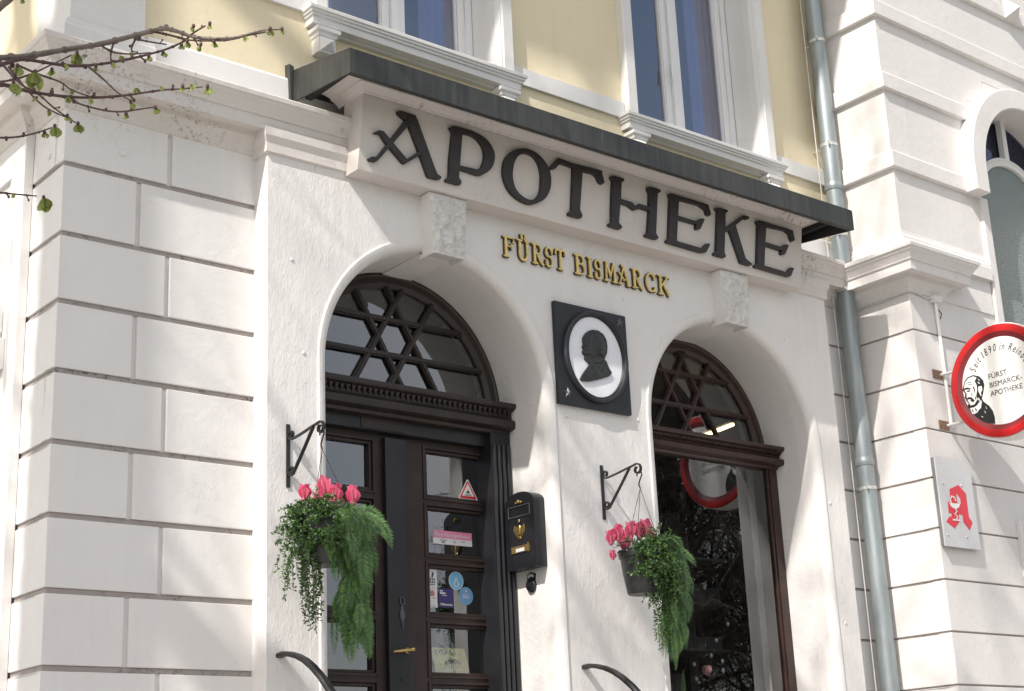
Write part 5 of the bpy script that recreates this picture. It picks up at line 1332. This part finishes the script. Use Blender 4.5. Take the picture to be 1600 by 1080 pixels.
# ------------------------------------------------------------------ stickers on the door panes
YG = 0.4875
def disc(mb, x, z, r, y0, y1, n=36): mb.prism([(x+r*math.cos(2*math.pi*k/n), z+r*math.sin(2*math.pi*k/n)) for k in range(n)], lambda p: (p[0], y0, p[1]), lambda p: (p[0], y1, p[1]))
def tri_r(cx_, z0, w, h, r):
    pts = []; V = [Vector((cx_-w/2, z0)), Vector((cx_+w/2, z0)), Vector((cx_, z0+h))]; c = Vector((cx_, z0+h/3))
    for v, a0 in zip(V, (210, 330, 90)):
        cc = v+(c-v).normalized()*r*1.9
        for k in range(5): a = R_(a0-55+110*k/4); pts.append((cc.x+r*math.cos(a), cc.y+r*math.sin(a)))
    return pts
def flat(pts, y, mat, name, parent): return MB().prism(pts, lambda p: (p[0], y, p[1]), lambda p: (p[0], y+0.0004, p[1])).build(name, mat, parent)
def rect(x0, x1, z0, z1): return [(x0, z0), (x1, z0), (x1, z1), (x0, z1)]
T = thing('warning_triangle_sticker', 'white triangular sticker with red border on the top right door pane', 'sticker', (5.55, YG, 1.86))
flat(tri_r(5.548, 1.853, 0.150, 0.130, 0.008), YG, M['signwhite'], 'backing', T)
flat(tri_r(5.548, 1.861, 0.128, 0.110, 0.005), YG-0.0006, M['logored'], 'red_border', T)
flat(tri_r(5.548, 1.876, 0.088, 0.076, 0.003), YG-0.0012, M['signwhite'], 'field', T)
mb = MB(); mb.prism([(5.534, 1.893), (5.562, 1.893), (5.557, 1.904), (5.551, 1.907), (5.550, 1.915), (5.544, 1.915), (5.545, 1.905), (5.537, 1.902)], lambda p: (p[0], YG-0.0018, p[1]), lambda p: (p[0], YG-0.0014, p[1]))
for z in (1.884, 1.879): mb.box(5.520 if z < 1.88 else 5.528, 5.575 if z < 1.88 else 5.567, YG-0.0018, YG-0.0014, z, z+0.0026)
mb.build('symbol', M['black'], T)
T = thing('pink_header_sticker', 'pink and white label with lettering on the second door pane', 'sticker', (5.42, YG, 1.58))
flat(rect(5.285, 5.565, 1.577, 1.655), YG, M['paper'], 'backing', T); flat(rect(5.285, 5.565, 1.612, 1.656), YG-0.0006, M['pinkst'], 'pink_band', T)
text_mesh('print', 'Haut-Fachapotheke', 0.036, M['paper'], (5.291, YG-0.0014, 1.621), (1, 0, 0), (0, 0, 1), T, 0.0003, sx=0.90)
mb = MB()
for (x, w, z) in ((5.33, .05, 1.600), (5.34, .03, 1.592), (5.345, .02, 1.585), (5.48, .035, 1.598)): mb.box(x, x+w, YG-0.0012, YG-0.0008, z, z+0.003)
ribbon(mb, [(5.430, 1.590), (5.430, 1.602), (5.442, 1.602), (5.442, 1.590), (5.430, 1.590)], 0.002, YG-0.0012, YG-0.0008)
mb.build('small_print', M['black'], T)
MB().box(5.445, 5.449, YG+0.006, YG+0.010, 1.522, 1.577).build('stem', M['paper'], T)
T = thing('card_payment_sticker', 'tall white payment card sticker with blue and red marks', 'sticker', (5.2710, YG, 1.21))
flat(rect(5.2380, 5.3020, 1.212, 1.428), YG, M['paper'], 'backing', T)
mb = MB()
for (x0, x1, z0, z1) in ((5.2540, 5.2620, 1.364, 1.376), (5.2670, 5.2750, 1.364, 1.376), (5.2800, 5.2880, 1.364, 1.376), (5.2540, 5.2620, 1.348, 1.360), (5.2670, 5.2750, 1.348, 1.360), (5.2800, 5.2880, 1.348, 1.360), (5.2540, 5.2880, 1.338, 1.342), (5.2700, 5.2760, 1.263, 1.268), (5.2810, 5.2880, 1.262, 1.267), (5.2620, 5.2880, 1.321, 1.3225), (5.2620, 5.2880, 1.2190, 1.2205)): mb.box(x0, x1, YG-0.0012, YG-0.0008, z0, z1)
mb.build('black_marks', M['black'], T)
mb = MB(); mb.prism([(5.2620, 1.380), (5.2740, 1.380), (5.2820, 1.408), (5.2700, 1.412)], lambda p: (p[0], YG-0.0012, p[1]), lambda p: (p[0], YG-0.0008, p[1])); mb.box(5.2540, 5.2680, YG-0.0012, YG-0.0008, 1.276, 1.306); mb.build('blue_marks', M['navy'], T)
MB().box(5.2685, 5.2830, YG-0.0012, YG-0.0008, 1.276, 1.306).build('red_mark', M['logored'], T)
text_mesh('print', 'EC', 0.034, M['paper'], (5.2560, YG-0.0016, 1.2795), (1, 0, 0), (0, 0, 1), T, 0.0002, sx=0.68)
T = thing('navy_welcome_sticker', 'dark blue square sticker with white writing low in the third pane', 'sticker', (5.3600, YG, 1.21))
flat(rect(5.3120, 5.4180, 1.216, 1.322), YG, M['navy'], 'backing', T)
text_mesh('print', 'Willkommen.', 0.0185, M['paper'], (5.3190, YG-0.0010, 1.227), (1, 0, 0), (0, 0, 1), T, 0.0003, sx=0.9, bold=0.0004)
mb = MB()
for (x, w, z, h) in ((5.3200, .009, 1.305, .008), (5.3320, .009, 1.305, .008), (5.3200, .040, 1.292, .008), (5.3340, .036, 1.282, .003)): mb.box(x, x+w, YG-0.0012, YG-0.0008, z, z+h)
mb.build('small_print', M['paper'], T)
T = thing('water_drop_sticker', 'round light blue sticker with a water drop, third door pane', 'sticker', (5.4390, YG, 1.37))
mb = MB(); disc(mb, 5.4390, 1.372, 0.0525, YG-0.0004, YG); mb.build('backing', M['paper'], T)
mb = MB(); disc(mb, 5.4390, 1.372, 0.049, YG-0.0010, YG-0.0006); mb.build('disc', M['blue'], T)
dp = [(5.4390, 1.393)]+[(5.4390+0.017*math.cos(R_(a)), 1.353+0.016*math.sin(R_(a))) for a in range(20, -201, -20)]
dp2 = [(5.4390, 1.382)]+[(5.4390+0.010*math.cos(R_(a)), 1.352+0.010*math.sin(R_(a))) for a in range(20, -201, -20)]
flat(dp, YG-0.0016, M['paper'], 'drop_outline', T); flat(dp2, YG-0.0022, M['blue2'], 'drop', T)
T = thing('dated_round_sticker', 'round steel blue sticker printed 2022, lower right of the water drop', 'sticker', (5.5080, YG, 1.29))
mb = MB(); disc(mb, 5.5070, 1.289, 0.051, YG-0.0004, YG); mb.build('backing', M['blue'], T)
mb = MB(); disc(mb, 5.5070, 1.289, 0.047, YG-0.0010, YG-0.0006); mb.build('disc', M['blue2'], T)
text_mesh('print', '2022', 0.028, M['paper'], (5.5070, YG-0.0014, 1.276), (1, 0, 0), (0, 0, 1), T, 0.0003, 'CENTER')
mb = MB(); disc(mb, 5.5070, 1.318, 0.006, YG-0.0014, YG-0.0011, 10); mb.box(5.4870, 5.5270, YG-0.0014, YG-0.0011, 1.302, 1.3035); mb.build('small_print', M['paper'], T)
# brochures and posters just inside the door
T = thing('tree_brochure', 'yellow brochure with a tree picture behind the fourth door pane', 'brochure', (5.40, 0.52, 0.80))
mb = MB().hexa([(5.300, 0.500, 0.80), (5.540, 0.500, 0.80), (5.540, 0.504, 0.80), (5.300, 0.504, 0.80), (5.275, 0.530, 0.995), (5.515, 0.530, 0.995), (5.515, 0.534, 0.995), (5.275, 0.534, 0.995)])
mb.build('cover', M['yellowpaper'], T)
text_mesh('print', 'EXLARA', 0.036, M['black'], (5.300, 0.5235, 0.958), (1, 0, 0), (0, 0.152, 1), T, 0.0003, sx=1.15)
mb = MB(); random.seed(2)
def brt(x, z, a, L, dep):
    x2, z2 = x+L*math.cos(a), z+L*math.sin(a); yy = 0.497+(z-0.80)*0.154
    mb.quad((x-0.0015, yy, z), (x+0.0015, yy, z), (x2+0.001, 0.497+(z2-0.80)*0.154, z2), (x2-0.001, 0.497+(z2-0.80)*0.154, z2))
    if dep:
        for s_ in (-.6, 0, .5): brt(x2, z2, a+s_+random.uniform(-.15, .15), L*.74, dep-1)
brt(5.42, 0.803, 1.57, 0.045, 4)
mb.build('tree_picture', M['black'], T)
for (x0, x1, z0, z1, y, lbl) in ((5.19, 5.36, 1.515, 1.80, 0.70, 'grey board standing behind the second door pane'), (5.23, 5.34, 1.18, 1.44, 0.60, 'grey leaflet behind the third door pane'), (5.41, 5.50, 0.84, 1.12, 0.66, 'narrow pale leaflet beside the yellow brochure'), (4.50, 4.62, 0.86, 1.12, 0.66, 'pale leaflet behind the left door leaf')):
    o = MB().box(x0, x1, y, y+0.003, z0, z1).build('leaflet', M['greyposter']); tag(o, lbl, 'leaflet')
# ------------------------------------------------------------------ things inside the shop window
T = thing('ceiling_lamp', 'lit yellowish lamp tube inside behind the right fanlight', 'lamp', (8.6, 1.5, 2.88))
MB().tube([(8.665, 1.50, 2.842), (9.03, 1.50, 2.985)], 0.014, 10).build('tube', M['tube'], T)
MB().tube([(8.665, 1.53, 2.86), (9.03, 1.53, 3.003)], 0.016, 8).build('lamp_housing', M['greyposter'], T)
sh_ = thing('display_shelving', 'dark shelving with medicine cartons behind the shop window', 'shelving', (8.0, 1.9, -0.18))
for z in (0.55, 0.90, 1.25, 1.60, 1.95): MB().box(7.2, 9.05, 1.75, 2.15, z-0.02, z).build('shelf', M['greyposter'], sh_)
for x in (7.2, 8.1, 9.03): MB().box(x-0.015, x+0.015, 2.1, 2.16, -0.18, 2.2).build('upright', M['greyposter'], sh_)
random.seed(11); proto = None; n = 0
cart = bpy.data.meshes.new('medicine_carton')
for z in (0.55, 0.90, 1.25, 1.60):
    x = 7.25
    while x < 8.95:
        w = random.uniform(0.08, 0.16)
        if random.random() < 0.8 and n < 44:
            h_ = random.uniform(0.07, 0.16)
            o = MB().box(x, x+w-0.01, 1.78, 1.95, z, z+h_).build('medicine_carton', M['carton']); tag(o, 'pale medicine carton on the dim shelves behind the shop window', 'carton', 'medicine cartons on the shelves'); n += 1
        x += w+random.uniform(0.0, 0.06)
MG = thing('magnolia_arrangement', 'magnolia twigs with one pink blossom behind the shop window glass', 'plant', (7.355, 0.41, 0.19))
random.seed(21)
def tw(pts, r=0.0035): MB().tube(pts, [r*(1-0.6*i/(len(pts)-1)) for i in range(len(pts))], 6).build('twig', M['twig'], MG, smooth=True)
MX = 7.355
tw([(MX, 0.41, 0.19), (MX-0.01, 0.41, 0.50), (MX+0.02, 0.41, 0.80), (MX+0.06, 0.41, 0.98), (MX+0.12, 0.41, 1.08), (MX+0.24, 0.41, 1.20)])
tw([(MX+0.01, 0.41, 0.70), (MX-0.05, 0.41, 0.78), (MX-0.09, 0.41, 0.84)]); tw([(MX+0.02, 0.41, 0.73), (MX+0.10, 0.41, 0.80), (MX+0.16, 0.41, 0.90)])
tw([(MX, 0.41, 0.60), (MX+0.09, 0.41, 0.68), (MX+0.2, 0.41, 0.72)])
def petals(c_, s_, n_, mat, name, op):
    mb = MB()
    for k in range(n_):
        a = 2*math.pi*k/n_; o_ = Vector((math.cos(a), math.sin(a), 0)); sd = Vector((-math.sin(a), math.cos(a), 0)); b = len(mb.v)
        for i in range(6):
            u = i/5; w = s_*.5*math.sin(math.pi*(.08+.84*u)); q = Vector(c_)+o_*(s_*op*math.sin(u*2.2))+Vector((0, 0, s_*1.3*u))
            mb.v += [tuple(q-sd*w-o_*w*.3), tuple(q), tuple(q+sd*w-o_*w*.3)]
        for i in range(5):
            for j in range(2): a0 = b+i*3+j; mb.f.append((a0, a0+1, a0+4, a0+3))
    mb.build(name, mat, MG, smooth=True, ang=180)
petals((MX+0.0, 0.40, 0.875), 0.050, 7, M['blossom'], 'blossom', 0.62)
for p_ in ((MX-0.09, 0.41, 0.84), (MX+0.24, 0.41, 1.20), (MX+0.06, 0.41, 0.99), (MX+0.16, 0.41, 0.90), (MX+0.2, 0.41, 0.72), (MX+0.12, 0.41, 1.09), (MX-0.1, 0.41, 0.93), (MX+0.16, 0.41, 0.96)): petals(p_, 0.022, 5, M['paper'], 'bud', 0.3)
mb = MB(); mb.v += [(MX-0.20, 0.41, 0.70), (MX-0.25, 0.40, 0.78), (MX-0.235, 0.40, 0.86), (MX-0.20, 0.41, 0.92), (MX-0.19, 0.41, 0.82), (MX-0.19, 0.41, 0.72)]; mb.f.append((0, 1, 2, 3, 4, 5)); mb.build('leaf', M['fern'], MG)
T = thing('paper_lantern', 'round orange-beige paper lantern inside the left upper window', 'lamp', (5.13, 0.80, 5.05))
MB().ball((5.13, 0.80, 5.18), 0.13, 20, 14).build('shade', M['paperlamp'], T, smooth=True)
MB().tube([(5.13, 0.80, 5.30), (5.13, 0.80, 8.39)], 0.004, 6).build('cord', M['wire'], T)
# ------------------------------------------------------------------ trees
def tree(x, y, h, rt, seed, label, crown0, dens=1.0, cull=True, lean=(0, 0), levels=5, spread=0.62):
    random.seed(seed)
    t = thing('bare_tree', label, 'tree', (x, y, GZ-0.05), 'bare street and park trees')
    tr, cr = MB(), MB()
    def limb(mb, p, d, L, r, lev):
        n = 5 if lev > 1 else 4; pts = [Vector(p)]; d = Vector(d).normalized(); rr = [r]
        for k in range(n):
            d = (d+Vector((random.gauss(0, .13), random.gauss(0, .13), random.gauss(0, .09)+(0.05 if lev < 3 else -0.02)))).normalized()
            pts.append(pts[-1]+d*L/n); rr.append(r*(1-0.62*(k+1)/n))
        if not (cull and any(in_view(q, 0.12) for q in pts)):
            mb.tube(pts, rr, 6 if lev <= 1 else (4 if lev <= 3 else 3), cap=False)
        elif lev > 1: return
        if lev >= levels: return
        nb = int({0: 0, 1: 7, 2: 6, 3: 6, 4: 5}.get(lev, 4)*dens+.5)
        for i in range(nb):
            u = (i+0.6+random.uniform(-.3, .3))/nb; u = min(max(u, .12), 1); f = u*n; k = min(int(f), n-1); q = pts[k].lerp(pts[k+1], f-k)
            dd = (pts[k+1]-pts[k]).normalized(); side = dd.orthogonal().normalized(); side.rotate(Quaternion(dd, random.uniform(0, 6.28)))
            nd = dd*(1-spread)+side*spread*random.uniform(.8, 1.3)+Vector((0, 0, .12))
            limb(mb, q, nd, L*random.uniform(.5, .72)*(1.1-.45*u), max(rr[k]*.60, .006), lev+1)
    p = Vector((x, y, GZ-0.05)); pts = [p]; rr = [rt*1.15]
    n = 14
    for k in range(n):
        p = p+Vector((lean[0]/n+random.gauss(0, .012), lean[1]/n+random.gauss(0, .012), h/n)); pts.append(p); rr.append(rt*(1-0.75*((k+1)/n)**1.5))
    tr.tube(pts, rr, 14); trunk = tr.build('trunk', M['bark'], t, smooth=True, ang=80)
    nb = int(17*dens)
    for i in range(nb):
        u = i/(nb-1); f = (crown0+(0.97-crown0)*u)*n; k = min(int(f), n-1); q = pts[k].lerp(pts[k+1], f-k); a = i*2.4+random.uniform(-.5, .5)
        limb(cr, q, (math.cos(a), math.sin(a), .45+.8*u), h*(.34-.18*u), rr[k]*.45, 1)
    cr.build('crown', M['bark'], t)
    return t
LIME = tree(-3.05, -2.10, 17.5, 0.35, 41, 'lime tree at the left whose budding twigs hang into the upper left', 0.42, 0.56)
tree(-1.7, -5.3, 17.0, 0.24, 9, 'bare tall tree standing just left of the viewer', 0.46, 0.50, levels=5)
tree(22.0, -15.0, 14.0, 0.22, 13, 'bare tree reflected in the shop window', 0.16, 1.25, levels=5)
tree(25.0, -17.0, 14.0, 0.25, 17, 'bare tree farther right in the park', 0.22, 1.0, levels=4)
tree(11.0, -19.0, 13.0, 0.25, 19, 'bare tree across the road opposite the door', 0.22, 1.0, levels=4)
# dark park wood far across the road: one mass
random.seed(77); wd = MB()
for _ in range(9000):
    x = random.uniform(-40, 95); y = -44+random.gauss(0, 1.6); top = 4.2+1.4*mnoise.noise(Vector((x*.12, 0, 0)))+1.0*mnoise.noise(Vector((x*.5, 3, 0)))
    z = GZ-0.3+(top+1.5)*random.random()**0.8; q = Vector((x, y, z)); u = Vector((random.gauss(0, 1), random.gauss(0, 1), random.gauss(0, 1))).normalized()*random.uniform(.3, .6); w = u.orthogonal().normalized()*random.uniform(.25, .5)
    wd.quad(q-u, q+w, q+u, q-w)
for x in range(-38, 95, 3): wd.tube([(x, -44.5, GZ-0.3), (x+.3, -44.5, 4.5)], [.22, .1], 6)
wo = wd.build('park_wood', M['woodleaf']); wo['kind'] = 'stuff'; wo['label'] = 'dark wood on the far side of the park'; wo['category'] = 'wood'
# visible budding twigs, carried by a low bough of the lime tree
bg_ = MB().tube([(-3.0, -2.03, 1.2), (-2.3, -2.6, 1.75), (-1.4, -3.25, 1.75), (-0.4, -3.95, 1.42), (0.35, -4.22, 1.20), (0.70, -4.30, 1.21), (TW[0][0][0]/1000, TW[0][0][1]/1000, TW[0][0][2]/1000)], [0.055, 0.045, 0.035, 0.022, 0.014, 0.010, 0.0062], 10)
BOUGH = bg_.build('bough', M['bark'], LIME, smooth=True, ang=80)
for i, l in enumerate(TW):
    pts = [Vector(p)/1000 for p in l]; n = len(pts)
    r0, r1 = (0.0056, 0.0014) if i == 0 else ((0.0036, 0.0013) if i in (2, 5) else ((0.008, 0.006) if i == 14 else (0.0021, 0.0011)))
    # smooth subdivision
    sm = []
    for k in range(n-1):
        p0, p1, p2, p3 = pts[max(k-1, 0)], pts[k], pts[k+1], pts[min(k+2, n-1)]
        for s_ in range(4):
            u = s_/4; sm.append(0.5*((2*p1)+(-p0+p2)*u+(2*p0-5*p1+4*p2-p3)*u*u+(-p0+3*p1-3*p2+p3)*u**3))
    sm.append(pts[-1]); m_ = len(sm)
    random.seed(i)
    rad = [(r0+(r1-r0)*k/(m_-1))*random.uniform(.92, 1.15) for k in range(m_)]
    mt = M['bough'] if i in (0, 14) else M['twig']
    tb = MB().tube(sm, rad, 8)
    if i != 14:
        for k in range(3, m_-1, 3):
            q = sm[k]; dd = (sm[k]-sm[k-1]).normalized(); sd = dd.orthogonal().normalized(); sd.rotate(Quaternion(dd, random.uniform(0, 6.28)))
            tb.ball(q, rad[k]*1.45, 6, 4)
            if random.random() < 0.5:
                L = random.uniform(0.004, 0.012); e = q+(dd*.6+sd).normalized()*L; tb.tube([q, e], [rad[k]*.8, rad[k]*.6], 5); tb.ball(e, rad[k]*1.3, 6, 5, (1, 1, 1.3))
    tb.build('twig', mt, LIME, smooth=True, ang=80)
    if False:
        p = pts[0]; MB().tube([p, p+(pts[0]-pts[1])*0.4], r0, 5)
random.seed(33)
BIG = {0: .8, 10: 1.7, 12: 2.2, 13: 1.2, 14: 1.5, 5: 1.0, 17: 1.1, 19: .9, 20: 1.1, 22: 1.3, 24: 1.5, 26: 1.8, 2: 1.1, 3: .8, 4: .9, 11: 1.1}
for i, c_ in enumerate(LV):
    c_ = Vector(c_)/1000; s_ = 0.0080*BIG.get(i, .80); mb = MB(); top = c_+Vector((0, 0, s_*0.75))
    nl = 6 if s_ > .0095 else 3
    for k in range(nl):
        a = random.uniform(0, 6.28); o_ = (CR*math.cos(a)*.5+CF*math.sin(a)*.6); dn = (Vector((0, 0, -1))+o_*random.uniform(.2, .7)).normalized()
        sd = dn.cross(CF).normalized(); sd.rotate(Quaternion(dn, random.uniform(-.8, .8))); nr = sd.cross(dn)
        L = s_*random.uniform(1.2, 1.9); W_ = L*random.uniform(.24, .36); b = len(mb.v); q0 = top+o_*s_*.2; nseg = 8
        for j in range(nseg+1):
            u = j/nseg; w = W_*math.sin(math.pi*min(1, (u*.94+.06)))**.7*(1.0 if j % 2 else .86); cpt = q0+dn*L*u+nr*L*.25*math.sin(u*3)
            fold = .95
            mb.v += [tuple(cpt-sd*w+nr*w*fold), tuple(cpt-sd*w*.5+nr*w*(.15+(.12 if j % 2 else 0))), tuple(cpt), tuple(cpt+sd*w*.5+nr*w*(.15+(.12 if j % 2 else 0))), tuple(cpt+sd*w+nr*w*fold)]
        for j in range(nseg):
            for m_ in range(4): a0 = b+j*5+m_; mb.f.append((a0, a0+1, a0+6, a0+5))
    mb.build('bud_leaves', M['bud'], LIME)
    if i < 27: MB().ball(top+Vector((0, 0, s_*.12)), 0.0032, 8, 6, (1, 1, 1.3)).build('bud_scale', M['twig'], LIME, smooth=True)
